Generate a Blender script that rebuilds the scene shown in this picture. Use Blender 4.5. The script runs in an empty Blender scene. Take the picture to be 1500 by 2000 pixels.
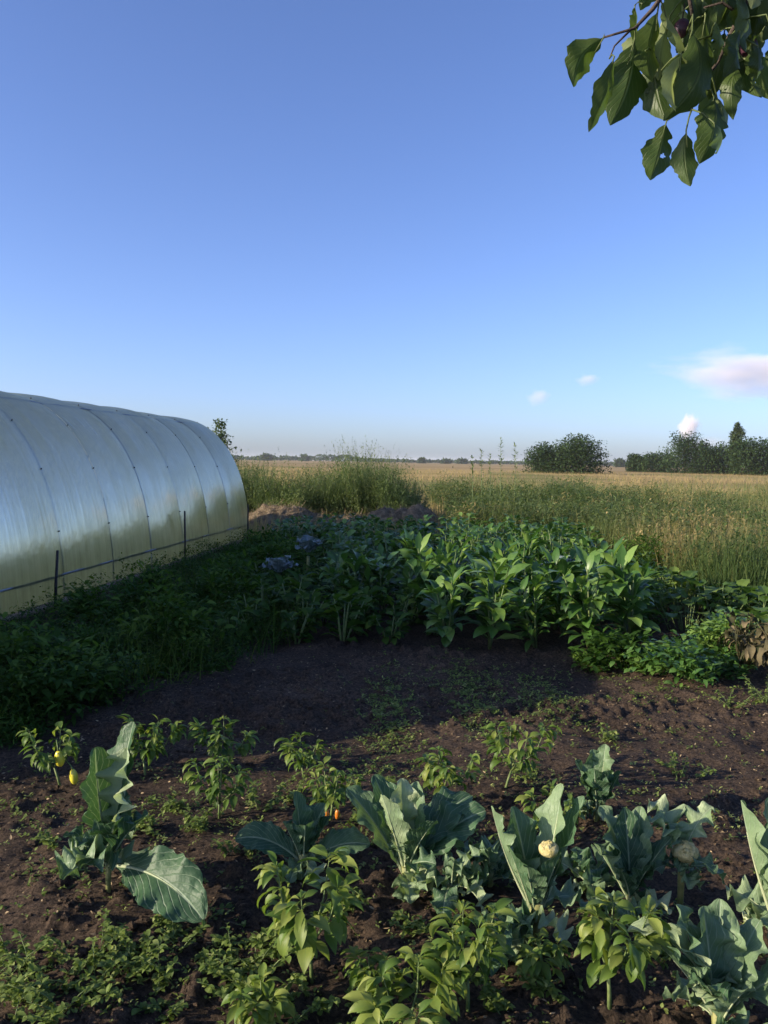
import bpy, math, random
import numpy as np
from mathutils import Matrix, Vector, Euler

scene = bpy.context.scene
col = scene.collection
R = math.radians
PI = math.pi

# ------------------------------------------------------------------ camera
CAM_H = 1.6
FPX = 1570.0                                   # focal length in pixels of the 1500x2000 photo
cam_d = bpy.data.cameras.new('camera')
cam = bpy.data.objects.new('camera', cam_d)
col.objects.link(cam)
cam_d.sensor_fit = 'VERTICAL'
cam_d.sensor_height = 24.0
cam_d.lens = 24.0 * FPX / 2000.0
cam_d.clip_start = 0.05
cam_d.clip_end = 30000
CAMROT = Euler((R(90 - 3.62), 0, 0)).to_matrix() @ Matrix.Rotation(R(0.95), 3, 'Z')
cam.matrix_world = Matrix.Translation((0, 0, CAM_H)) @ CAMROT.to_4x4()
scene.camera = cam

# ------------------------------------------------------------------ sky and sun
SUN_EL = 18.0
SUN_DIR = Vector((-0.944, -0.330, math.tan(R(SUN_EL)))).normalized()   # towards the sun
world = bpy.data.worlds.new('World')
scene.world = world
world.use_nodes = True
nt = world.node_tree
nt.nodes.clear()
wo = nt.nodes.new('ShaderNodeOutputWorld')
bg = nt.nodes.new('ShaderNodeBackground')
sky = nt.nodes.new('ShaderNodeTexSky')
sky.sky_type = 'NISHITA'
sky.sun_disc = False
sky.sun_elevation = R(SUN_EL)
sky.sun_rotation = math.atan2(SUN_DIR.x, SUN_DIR.y) % (2 * PI)
sky.altitude = 100
sky.air_density = 0.8
sky.dust_density = 1.3
sky.ozone_density = 2.0
tintn = nt.nodes.new('ShaderNodeMix'); tintn.data_type = 'RGBA'; tintn.blend_type = 'MULTIPLY'
tintn.inputs[0].default_value = 1.0
tintn.inputs[7].default_value = (0.90, 0.97, 1.31, 1)
nt.links.new(sky.outputs[0], tintn.inputs[6])
nt.links.new(tintn.outputs[2], bg.inputs['Color'])
bg.inputs['Strength'].default_value = 0.12
nt.links.new(bg.outputs[0], wo.inputs['Surface'])
sun_d = bpy.data.lights.new('sun', 'SUN')
sun = bpy.data.objects.new('sun', sun_d)
col.objects.link(sun)
sun_d.energy = 5.0
sun_d.angle = R(0.5)
sun_d.color = (1.0, 0.86, 0.66)
sun.rotation_euler = SUN_DIR.to_track_quat('Z', 'Y').to_euler()
scene.view_settings.view_transform = 'Standard'
scene.view_settings.look = 'None'
scene.view_settings.exposure = 0.74
scene.view_settings.gamma = 1.0
scene.cycles.max_bounces = 7
scene.cycles.diffuse_bounces = 3
scene.cycles.transparent_max_bounces = 12
scene.cycles.volume_bounces = 3

# ------------------------------------------------------------------ helpers
def ray(px, py):
    d = CAMROT @ Vector(((px - 750) / FPX, -(py - 1000) / FPX, -1.0))
    return d
def G(px, py, z=0.0):
    d = ray(px, py)
    t = (z - CAM_H) / d.z
    return Vector((d.x * t, d.y * t, z))
def D(px, py, Y):
    d = ray(px, py)
    t = Y / d.y
    return Vector((d.x * t, Y, CAM_H + d.z * t))

def vnoise(x, y, seed):
    r = np.random.RandomState(seed)
    n = 256
    g = r.rand(n, n)
    xi = np.floor(x).astype(int); yi = np.floor(y).astype(int)
    fx = x - xi; fy = y - yi
    fx = fx * fx * (3 - 2 * fx); fy = fy * fy * (3 - 2 * fy)
    a = g[xi % n, yi % n]; b = g[(xi + 1) % n, yi % n]
    c = g[xi % n, (yi + 1) % n]; d = g[(xi + 1) % n, (yi + 1) % n]
    return (a * (1 - fx) + b * fx) * (1 - fy) + (c * (1 - fx) + d * fx) * fy
def fbm(x, y, s, octv=4, seed=1):
    x = np.asarray(x, float) / s; y = np.asarray(y, float) / s
    v = 0; a = 0.5; t = 0
    for k in range(octv):
        v = v + a * vnoise(x * 2 ** k + 17 * k, y * 2 ** k + 31 * k, seed + k)
        t += a; a *= 0.5
    return v / t

def tag(o, label=None, cat=None, group=None, kind=None):
    if label: o['label'] = label
    if cat: o['category'] = cat
    if group: o['group'] = group
    if kind: o['kind'] = kind
    return o
def empty(name, loc, label=None, cat=None, group=None, rz=0):
    o = bpy.data.objects.new(name, None)
    o.empty_display_size = 0.1
    col.objects.link(o)
    o.location = loc
    o.rotation_euler = (0, 0, rz)
    return tag(o, label, cat, group)
CHILD = {}
def copy_tree(o, parent=None):
    c = o.copy(); col.objects.link(c)
    if parent is not None:
        c.parent = parent
        CHILD.setdefault(parent.name, []).append(c)
    for ch in CHILD.get(o.name, []):
        copy_tree(ch, c)
    return c

class MB:
    """collects quads with uv and a per-leaf tint"""
    def __init__(s):
        s.V = []; s.F = []; s.U = []; s.T = []; s.n = 0
    def add(s, v, f, uv=None, t=0.5):
        v = np.asarray(v, float).reshape(-1, 3)
        s.V.append(v); s.F.append(np.asarray(f, int).reshape(-1, 4) + s.n)
        s.U.append(np.zeros((len(v), 2)) if uv is None else np.asarray(uv, float).reshape(-1, 2))
        s.T.append(np.broadcast_to(np.asarray(t, float), (len(v),)) if np.ndim(t) < 2 else np.asarray(t).ravel())
        s.n += len(v)
    def build(s, name, mats, parent=None, smooth=True, loc=None):
        V = np.concatenate(s.V); F = np.concatenate(s.F); U = np.concatenate(s.U); T = np.concatenate(s.T)
        me = bpy.data.meshes.new(name)
        me.vertices.add(len(V)); me.vertices.foreach_set('co', V.astype(np.float32).ravel())
        me.loops.add(F.size); me.loops.foreach_set('vertex_index', F.astype(np.int32).ravel())
        me.polygons.add(len(F))
        me.polygons.foreach_set('loop_start', np.arange(0, F.size, 4, dtype=np.int32))
        uvl = me.uv_layers.new(name='UVMap')
        uvl.data.foreach_set('uv', U[F.ravel()].astype(np.float32).ravel())
        at = me.attributes.new('tint', 'FLOAT', 'POINT')
        at.data.foreach_set('value', T.astype(np.float32))
        me.update(calc_edges=True)
        me.validate()
        me.polygons.foreach_set('use_smooth', np.full(len(me.polygons), smooth))
        for m in (mats if isinstance(mats, (list, tuple)) else [mats]):
            me.materials.append(m)
        o = bpy.data.objects.new(name, me)
        col.objects.link(o)
        if parent is not None:
            o.parent = parent
            CHILD.setdefault(parent.name, []).append(o)
        if loc is not None: o.location = loc
        return o

PROF = {
    'ovate': lambda v: np.sin(PI * np.clip(v, 0, 1) ** 0.75) ** 0.85,
    'lance': lambda v: np.sin(PI * np.clip(v, 0, 1) ** 0.8) ** 1.1,
    'blade': lambda v: (1 - v) ** 0.6 * 0.95 + 0.02,
    'round': lambda v: np.sqrt(np.clip(1 - (2 * v - 1) ** 2, 0, 1)) * 0.98 + 0.02,
    'spoon': lambda v: np.clip(0.10 + 0.9 * np.sin(PI * np.clip((v - 0.12) / 0.88, 0, 1) ** 1.15) ** 0.7, 0.07, 1),
    'heart': lambda v: np.clip(np.sin(PI * np.clip(v, 0, 1) ** 0.6) ** 0.7, 0, 1),
    'stalk': lambda v: 1 - 0.6 * v,
    'plumf': lambda v: (math.sin(PI * min(max(v, 0), 1) ** 1.0) ** .8) * (1 - .25 * v) + .0,
}
def leaves(mb, pos, az, el, droop, L, W, fold=0.15, roll=0, nv=4, nu=2, prof='ovate',
           ruf=0, rufn=3, pet=0.0, tint=None, rng=None, edge=0.0, twist=0.0, curl=0.0, side=0.0, pucker=0.0):
    pos = np.asarray(pos, float).reshape(-1, 3); N = len(pos)
    rng = rng or np.random.RandomState(N)
    A = lambda a: np.broadcast_to(np.asarray(a, float), (N,))[:, None]
    az, el, droop, L, W, fold, roll = map(A, (az, el, droop, L, W, fold, roll))
    v = np.linspace(0, 1, nv + 1)[None, :]
    th = el - droop * v ** 1.3
    aa = az + A(side) * v
    st = L / nv
    y = np.concatenate([np.zeros((N, 1)), np.cumsum(np.cos((th[:, 1:] + th[:, :-1]) / 2) * st, 1)], 1)
    hx = np.concatenate([np.zeros((N, 1)), np.cumsum(np.cos((th[:, 1:] + th[:, :-1]) / 2) * st * np.cos((aa[:, 1:] + aa[:, :-1]) / 2), 1)], 1)
    hy = np.concatenate([np.zeros((N, 1)), np.cumsum(np.cos((th[:, 1:] + th[:, :-1]) / 2) * st * np.sin((aa[:, 1:] + aa[:, :-1]) / 2), 1)], 1)
    z = np.concatenate([np.zeros((N, 1)), np.cumsum(np.sin((th[:, 1:] + th[:, :-1]) / 2) * st, 1)], 1)
    if pet > 0:
        w = np.where(v < pet, 0.05, PROF[prof](np.clip((v - pet) / (1 - pet), 0, 1)))
    else:
        w = PROF[prof](v)
    w = (W / 2) * np.clip(w, 0.015, None)
    u = np.linspace(-1, 1, nu + 1)[None, None, :]
    w3 = w[:, :, None] * np.ones_like(u)
    if edge > 0:
        e1, e2, e3 = (rng.rand(N, 1, 1) * 6.28 for _ in range(3))
        vv = v[:, :, None] * nv / 30 * 30 / nv
        en = np.sin(vv * 23 + e1 + np.sign(u) * 2) * .5 + np.sin(vv * 41 + e2 + np.sign(u)) * .35 + np.sin(vv * 67 + e3 - np.sign(u) * 3) * .25
        w3 = w3 * (1 + edge * (en + (rng.rand(N, nv + 1, nu + 1) - 0.5) * .5) * np.abs(u) ** 2)
    x = u * w3
    off = np.abs(u) * w3 * fold[:, :, None]
    off = off - curl * np.abs(u) ** 3 * w3
    if ruf > 0:
        ph = rng.rand(N, 1, 1) * 6.28
        ph2 = rng.rand(N, 1, 1) * 6.28
        off = off + ruf * w3 * np.abs(u) ** 1.8 * (np.sin(v[:, :, None] * rufn * 6.28 + ph + np.sign(u) * 1.3)
                                                  + 0.28 * np.sin(v[:, :, None] * rufn * 14.1 + ph2 + np.sign(u) * 2.1))
    if pucker > 0:
        kk = (v[:, :, None] - 0.375 * np.abs(u) + .05) * 9.0
        off = off + pucker * w3.max() * np.abs(np.sin(PI * kk)) ** .8 * np.clip(np.abs(u) * 2.2, 0, 1) * np.clip(w3 / w3.max() * 1.4, 0, 1) * .5
        off = off + pucker * w3.max() * .5 * (rng.rand(N, nv + 1, nu + 1) - .5) * np.clip(np.abs(u) * 1.5, 0, 1)
    r = (roll + twist * v)[:, :, None]
    x2 = x * np.cos(r) - off * np.sin(r)
    o2 = x * np.sin(r) + off * np.cos(r)
    s, c = np.sin(th)[:, :, None], np.cos(th)[:, :, None]
    ca, sa = np.cos(aa)[:, :, None], np.sin(aa)[:, :, None]
    P = np.stack([hx[:, :, None] - s * o2 * ca + sa * x2,
                  hy[:, :, None] - s * o2 * sa - ca * x2,
                  z[:, :, None] + c * o2 + 0 * x2], -1) + pos[:, None, None, :]
    uv = np.stack([np.broadcast_to((u + 1) / 2, P.shape[:3]), np.broadcast_to(v[:, :, None], P.shape[:3])], -1)
    k = (nv + 1) * (nu + 1)
    i, j = np.meshgrid(np.arange(nv), np.arange(nu), indexing='ij')
    a = (i * (nu + 1) + j).ravel()
    q = np.stack([a, a + 1, a + nu + 2, a + nu + 1], 1)
    F = (q[None] + (np.arange(N) * k)[:, None, None]).reshape(-1, 4)
    if tint is None: tint = rng.rand(N)
    T = np.repeat(np.broadcast_to(np.asarray(tint, float), (N,)), k)
    mb.add(P.reshape(-1, 3), F, uv, T)

def tube(mb, pts, rad, sides=6, tint=0.5, cap=True):
    pts = [Vector(p) for p in pts]
    n = len(pts)
    rad = list(rad) if hasattr(rad, '__len__') else [rad] * n
    if cap:
        pts = [pts[0]] + pts + [pts[-1]]; rad = [rad[0] * 0.02] + rad + [rad[-1] * 0.02]; n += 2
    V = []; L0 = 0; UV = []
    ref = Vector((0.3, 0.9, 0.1))
    for i in range(n):
        a = pts[max(i - 1, 0)]; b = pts[min(i + 1, n - 1)]
        d = (b - a)
        d = d.normalized() if d.length > 1e-9 else Vector((0, 0, 1))
        if abs(d.dot(ref)) > 0.95: ref = Vector((1, 0.1, 0.2))
        e1 = d.cross(ref).normalized(); e2 = d.cross(e1)
        for k in range(sides):
            an = 2 * PI * k / sides
            V.append(pts[i] + (e1 * math.cos(an) + e2 * math.sin(an)) * rad[i])
            UV.append((k / sides, L0))
        if i < n - 1: L0 += (pts[i + 1] - pts[i]).length
    F = []
    for i in range(n - 1):
        for k in range(sides):
            k2 = (k + 1) % sides
            F.append((i * sides + k, i * sides + k2, (i + 1) * sides + k2, (i + 1) * sides + k))
    mb.add([tuple(p) for p in V], F, UV, tint)

def blob(mb, c, r, nlat=8, nlon=10, noise=0.0, rng=None, tint=0.5, squash=(1, 1, 1), axis=None):
    rng = rng or np.random
    ph = rng.rand(3) * 6
    V = []; UV = []
    for i in range(nlat + 1):
        a = PI * i / nlat
        for j in range(nlon):
            b = 2 * PI * j / nlon
            d = np.array([math.sin(a) * math.cos(b), math.sin(a) * math.sin(b), math.cos(a)])
            k = 1 + noise * (math.sin(d[0] * 4 + ph[0]) + math.sin(d[1] * 5 + ph[1]) + math.sin(d[2] * 4 + ph[2])) / 2
            p = d * k * np.array(squash) * max(r, 1e-6)
            V.append(p); UV.append((j / nlon, i / nlat))
    V = np.array(V)
    if axis is not None:
        q = Vector((0, 0, 1)).rotation_difference(Vector(axis).normalized()).to_matrix()
        V = V @ np.array(q).T
    V = V + np.array(c)
    F = []
    for i in range(nlat):
        for j in range(nlon):
            j2 = (j + 1) % nlon
            F.append((i * nlon + j, (i + 1) * nlon + j, (i + 1) * nlon + j2, i * nlon + j2))
    mb.add(V, F, UV, tint)

# ------------------------------------------------------------------ materials
def newmat(name):
    m = bpy.data.materials.new(name); m.use_nodes = True
    n = m.node_tree; n.nodes.clear()
    out = n.nodes.new('ShaderNodeOutputMaterial')
    return m, n, out
def N(nt, t, **kw):
    nd = nt.nodes.new(t)
    for k, v in kw.items(): setattr(nd, k, v)
    return nd
def ramp(nt, stops):
    r = nt.nodes.new('ShaderNodeValToRGB')
    e = r.color_ramp.elements
    while len(e) < len(stops): e.new(0.5)
    for i, (p, c) in enumerate(stops):
        e[i].position = p; e[i].color = (*c, 1) if len(c) == 3 else c
    return r
def noise(nt, scale, detail=4, rough=0.55, coord='Object', dim='3D'):
    tc = nt.nodes.new('ShaderNodeTexCoord')
    n = nt.nodes.new('ShaderNodeTexNoise'); n.noise_dimensions = dim
    n.inputs['Scale'].default_value = scale; n.inputs['Detail'].default_value = detail; n.inputs['Roughness'].default_value = rough
    nt.links.new(tc.outputs[coord], n.inputs['Vector'])
    return n
def leafmat(name, stops, rough=0.45, trans=0.35, spec=0.5, vein=None, veinstr=0.6, nscale=25, nmix=0.35, transcol=1.35, bump=0.0, wax=None):
    m, n, out = newmat(name)
    L = n.links.new
    at = N(n, 'ShaderNodeAttribute', attribute_name='tint')
    nz = noise(n, nscale, 3)
    mth = N(n, 'ShaderNodeMath', operation='MULTIPLY_ADD'); mth.inputs[1].default_value = nmix; 
    sub = N(n, 'ShaderNodeMath', operation='SUBTRACT'); sub.inputs[1].default_value = 0.5
    L(nz.outputs['Fac'], sub.inputs[0]); L(sub.outputs[0], mth.inputs[0]); L(at.outputs['Fac'], mth.inputs[2])
    oi = N(n, 'ShaderNodeObjectInfo')
    ob = N(n, 'ShaderNodeMath', operation='MULTIPLY_ADD'); ob.inputs[1].default_value = 0.16
    L(oi.outputs['Random'], ob.inputs[0]); L(mth.outputs[0], ob.inputs[2])
    sb = N(n, 'ShaderNodeMath', operation='SUBTRACT'); sb.inputs[1].default_value = 0.08
    L(ob.outputs[0], sb.inputs[0])
    cr = ramp(n, stops); L(sb.outputs[0], cr.inputs[0])
    colr = cr.outputs[0]
    hgt = None
    if vein:
        uv = N(n, 'ShaderNodeUVMap')
        sp = N(n, 'ShaderNodeSeparateXYZ'); L(uv.outputs[0], sp.inputs[0])
        a = N(n, 'ShaderNodeMath', operation='SUBTRACT'); a.inputs[1].default_value = 0.5; L(sp.outputs[0], a.inputs[0])
        ab = N(n, 'ShaderNodeMath', operation='ABSOLUTE'); L(a.outputs[0], ab.inputs[0])
        mid = N(n, 'ShaderNodeMapRange'); mid.inputs[1].default_value = 0.012; mid.inputs[2].default_value = 0.04
        mid.inputs[3].default_value = 1; mid.inputs[4].default_value = 0; L(ab.outputs[0], mid.inputs[0])
        # side veins: v - 0.6|u|, repeated
        k = N(n, 'ShaderNodeMath', operation='MULTIPLY_ADD'); k.inputs[1].default_value = -0.75; L(ab.outputs[0], k.inputs[0]); L(sp.outputs[1], k.inputs[2])
        nz2 = noise(n, 3, 2, coord='UV')
        k1 = N(n, 'ShaderNodeMath', operation='MULTIPLY_ADD'); k1.inputs[1].default_value = 0.03; L(nz2.outputs['Fac'], k1.inputs[0]); L(k.outputs[0], k1.inputs[2])
        k2 = N(n, 'ShaderNodeMath', operation='MULTIPLY'); k2.inputs[1].default_value = 9.0; L(k1.outputs[0], k2.inputs[0])
        fr = N(n, 'ShaderNodeMath', operation='FRACT'); L(k2.outputs[0], fr.inputs[0])
        f5 = N(n, 'ShaderNodeMath', operation='SUBTRACT'); f5.inputs[1].default_value = 0.5; L(fr.outputs[0], f5.inputs[0])
        fa = N(n, 'ShaderNodeMath', operation='ABSOLUTE'); L(f5.outputs[0], fa.inputs[0])
        sv = N(n, 'ShaderNodeMapRange'); sv.inputs[1].default_value = 0.0; sv.inputs[2].default_value = 0.09
        sv.inputs[3].default_value = 0.6; sv.inputs[4].default_value = 0; L(fa.outputs[0], sv.inputs[0])
        mx = N(n, 'ShaderNodeMath', operation='MAXIMUM'); L(mid.outputs[0], mx.inputs[0]); L(sv.outputs[0], mx.inputs[1])
        ms = N(n, 'ShaderNodeMath', operation='MULTIPLY'); ms.inputs[1].default_value = veinstr; L(mx.outputs[0], ms.inputs[0])
        mc = N(n, 'ShaderNodeMix', data_type='RGBA'); L(ms.outputs[0], mc.inputs[0]); L(colr, mc.inputs[6]); mc.inputs[7].default_value = (*vein, 1)
        colr = mc.outputs[2]; hgt = mx.outputs[0]
    pb = N(n, 'ShaderNodeBsdfPrincipled')
    pb.inputs['Roughness'].default_value = rough
    pb.inputs['Specular IOR Level'].default_value = spec
    L(colr, pb.inputs['Base Color'])
    if bump > 0:
        bp = N(n, 'ShaderNodeBump'); bp.inputs['Strength'].default_value = bump; bp.inputs['Distance'].default_value = 0.004
        nb = noise(n, 60, 3)
        if hgt is not None:
            ad = N(n, 'ShaderNodeMath', operation='MULTIPLY_ADD'); ad.inputs[1].default_value = -0.9; L(hgt, ad.inputs[0]); L(nb.outputs['Fac'], ad.inputs[2]); L(ad.outputs[0], bp.inputs['Height'])
        else:
            L(nb.outputs['Fac'], bp.inputs['Height'])
        L(bp.outputs[0], pb.inputs['Normal'])
    tr = N(n, 'ShaderNodeBsdfTranslucent')
    br = N(n, 'ShaderNodeMix', data_type='RGBA', blend_type='MULTIPLY'); br.inputs[0].default_value = 1
    L(colr, br.inputs[6]); br.inputs[7].default_value = (transcol * 1.1, transcol * 1.15, transcol * 0.6, 1)
    L(br.outputs[2], tr.inputs['Color'])
    mxs = N(n, 'ShaderNodeMixShader'); mxs.inputs[0].default_value = trans
    L(pb.outputs[0], mxs.inputs[1]); L(tr.outputs[0], mxs.inputs[2])
    L(mxs.outputs[0], out.inputs['Surface'])
    return m
def plainmat(name, c1, c2, scale=8, rough=0.7, metal=0, spec=0.4, bump=0.0, bdist=0.01, detail=5, coord='Object', mid=(0.35, 0.65), bscale=None):
    m, n, out = newmat(name)
    L = n.links.new
    nz = noise(n, scale, detail, 0.6, coord)
    cr = ramp(n, [(mid[0], c1), (mid[1], c2)]); L(nz.outputs['Fac'], cr.inputs[0])
    pb = N(n, 'ShaderNodeBsdfPrincipled'); L(cr.outputs[0], pb.inputs['Base Color'])
    pb.inputs['Roughness'].default_value = rough; pb.inputs['Metallic'].default_value = metal
    pb.inputs['Specular IOR Level'].default_value = spec
    if bump:
        bp = N(n, 'ShaderNodeBump'); bp.inputs['Strength'].default_value = bump; bp.inputs['Distance'].default_value = bdist
        b2 = noise(n, bscale or scale * 3, detail, 0.65, coord)
        L(b2.outputs['Fac'], bp.inputs['Height']); L(bp.outputs[0], pb.inputs['Normal'])
    L(pb.outputs[0], out.inputs['Surface'])
    return m

M = {}
M['pepper'] = leafmat('pepper_leaf', [(0.0, (0.040, 0.085, 0.016)), (0.5, (0.095, 0.165, 0.026)), (1.0, (0.24, 0.28, 0.06))], rough=0.5, trans=0.38, vein=(0.12, 0.2, 0.06), veinstr=0.35, spec=0.35)
M['weed'] = leafmat('weed_leaf', [(0.0, (0.055, 0.090, 0.02)), (0.6, (0.14, 0.20, 0.04)), (1.0, (0.30, 0.34, 0.11))], rough=0.6, trans=0.35, spec=0.3)
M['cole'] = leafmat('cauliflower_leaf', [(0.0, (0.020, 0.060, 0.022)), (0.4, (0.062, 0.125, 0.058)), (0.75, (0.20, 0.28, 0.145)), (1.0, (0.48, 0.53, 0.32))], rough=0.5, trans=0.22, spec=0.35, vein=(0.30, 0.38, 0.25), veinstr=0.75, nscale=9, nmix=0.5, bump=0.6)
M['stalk'] = plainmat('cauliflower_stalk', (0.13, 0.16, 0.05), (0.30, 0.28, 0.10), 30, 0.6, bump=0.3)
M['curd'] = plainmat('cauliflower_head', (0.36, 0.30, 0.10), (0.62, 0.54, 0.26), 60, 0.8, bump=1.0, bdist=0.01, bscale=90)
M['stem'] = plainmat('green_stem', (0.07, 0.12, 0.03), (0.16, 0.20, 0.07), 40, 0.6)
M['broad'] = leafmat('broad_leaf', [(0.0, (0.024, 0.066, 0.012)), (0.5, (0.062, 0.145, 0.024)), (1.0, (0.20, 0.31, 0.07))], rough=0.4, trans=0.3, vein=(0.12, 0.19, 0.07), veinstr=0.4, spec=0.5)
M['dim'] = leafmat('shade_darkened_leaf', [(0.0, (0.020, 0.052, 0.009)), (0.5, (0.044, 0.098, 0.014)), (1.0, (0.12, 0.19, 0.03))], rough=0.65, trans=0.35, spec=0.15)  # leaf colour lowered so plants standing in shade come out darker
M['cabb'] = leafmat('blue_cabbage_leaf', [(0.0, (0.05, 0.085, 0.08)), (0.5, (0.11, 0.16, 0.16)), (1.0, (0.27, 0.33, 0.35))], rough=0.4, trans=0.12, vein=(0.35, 0.36, 0.42), spec=0.5)
M['squash'] = leafmat('squash_leaf', [(0.0, (0.05, 0.10, 0.018)), (0.5, (0.10, 0.18, 0.03)), (1.0, (0.20, 0.27, 0.05))], rough=0.5, trans=0.4, vein=(0.2, 0.27, 0.09), veinstr=0.4)
M['dead'] = leafmat('withered_leaf', [(0.0, (0.030, 0.040, 0.016)), (0.5, (0.075, 0.070, 0.034)), (1.0, (0.20, 0.16, 0.09))], rough=0.8, trans=0.2, transcol=1.0, spec=0.15)
M['meadow'] = leafmat('meadow_grass', [(0.0, (0.045, 0.085, 0.026)), (0.35, (0.105, 0.148, 0.044)), (0.62, (0.22, 0.215, 0.085)), (1.0, (0.44, 0.32, 0.15))], rough=0.65, trans=0.35, spec=0.2, nmix=0.15)
M['grass'] = leafmat('shade_darkened_grass', [(0.0, (0.022, 0.052, 0.009)), (0.5, (0.046, 0.094, 0.015)), (1.0, (0.13, 0.17, 0.03))], rough=0.7, trans=0.35, spec=0.12, nmix=0.2)  # part of the bank's shade is put into the blade colour
M['hedge'] = leafmat('tall_weed_leaf', [(0.0, (0.048, 0.084, 0.030)), (0.5, (0.110, 0.155, 0.054)), (1.0, (0.22, 0.26, 0.10))], rough=0.6, trans=0.35, spec=0.25, nmix=0.2)
M['tree'] = leafmat('tree_leaf', [(0.0, (0.018, 0.040, 0.014)), (0.5, (0.040, 0.075, 0.024)), (1.0, (0.09, 0.14, 0.045))], rough=0.6, trans=0.25, spec=0.2, nscale=2)
M['birch'] = leafmat('sapling_leaf', [(0.0, (0.04, 0.07, 0.028)), (1.0, (0.11, 0.15, 0.06))], rough=0.55, trans=0.35, spec=0.3)
M['bark'] = plainmat('bark', (0.035, 0.026, 0.022), (0.10, 0.075, 0.06), 14, 0.85, bump=0.8)
M['plumleaf'] = leafmat('plum_leaf', [(0.0, (0.035, 0.070, 0.015)), (0.5, (0.085, 0.130, 0.028)), (1.0, (0.30, 0.35, 0.17))], rough=0.5, trans=0.35, vein=(0.13, 0.17, 0.06), veinstr=0.5, bump=0.4, nscale=18)
M['plum'] = plainmat('plum_skin', (0.035, 0.014, 0.035), (0.09, 0.035, 0.05), 60, 0.45)
M['hay'] = leafmat('hay', [(0.0, (0.14, 0.10, 0.06)), (1.0, (0.38, 0.29, 0.17))], rough=0.8, trans=0.1, spec=0.1, transcol=1.0)
M['heap'] = plainmat('heap_soil', (0.10, 0.075, 0.05), (0.30, 0.23, 0.14), 9, 0.95, bump=1.0, bdist=0.05)
M['iron'] = plainmat('dark_iron', (0.012, 0.012, 0.014), (0.035, 0.03, 0.03), 30, 0.6)
M['wood'] = plainmat('old_wood', (0.16, 0.11, 0.07), (0.32, 0.23, 0.15), 18, 0.85, bump=0.5)
M['yellow'] = plainmat('yellow_pepper', (0.52, 0.46, 0.03), (0.68, 0.62, 0.06), 20, 0.3, spec=0.6)
M['orange'] = plainmat('orange_pepper', (0.55, 0.14, 0.02), (0.65, 0.30, 0.04), 30, 0.3, spec=0.6)
M['ribm'] = plainmat('rib_steel', (0.10, 0.12, 0.15), (0.20, 0.23, 0.27), 5, 0.45, metal=0.3)
M['stone'] = plainmat('pebble', (0.20, 0.18, 0.16), (0.40, 0.37, 0.33), 5, 0.9)

def soil_material():
    m, n, out = newmat('garden_soil'); L = n.links.new
    n1 = noise(n, 1.3, 5, 0.6); n2 = noise(n, 55, 6, 0.75); n3 = noise(n, 260, 2, 0.6)
    c1 = ramp(n, [(0.3, (0.050, 0.037, 0.027)), (0.7, (0.122, 0.086, 0.059))]); L(n1.outputs['Fac'], c1.inputs[0])
    c2 = ramp(n, [(0.34, (0.22, 0.22, 0.23)), (0.50, (0.95, 0.95, 0.95)), (0.68, (2.0, 1.9, 1.75))]); L(n2.outputs['Fac'], c2.inputs[0])
    mx = N(n, 'ShaderNodeMix', data_type='RGBA', blend_type='MULTIPLY'); mx.inputs[0].default_value = 1
    L(c1.outputs[0], mx.inputs[6]); L(c2.outputs[0], mx.inputs[7])
    pb = N(n, 'ShaderNodeBsdfPrincipled'); L(mx.outputs[2], pb.inputs['Base Color'])
    pb.inputs['Roughness'].default_value = 0.95; pb.inputs['Specular IOR Level'].default_value = 0.15
    b1 = N(n, 'ShaderNodeBump'); b1.inputs['Strength'].default_value = 1.0; b1.inputs['Distance'].default_value = 0.035; L(n2.outputs['Fac'], b1.inputs['Height'])
    b2 = N(n, 'ShaderNodeBump'); b2.inputs['Strength'].default_value = 0.7; b2.inputs['Distance'].default_value = 0.006
    L(n3.outputs['Fac'], b2.inputs['Height']); L(b1.outputs[0], b2.inputs['Normal']); L(b2.outputs[0], pb.inputs['Normal'])
    L(pb.outputs[0], out.inputs['Surface'])
    return m
M['soil'] = soil_material()

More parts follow.
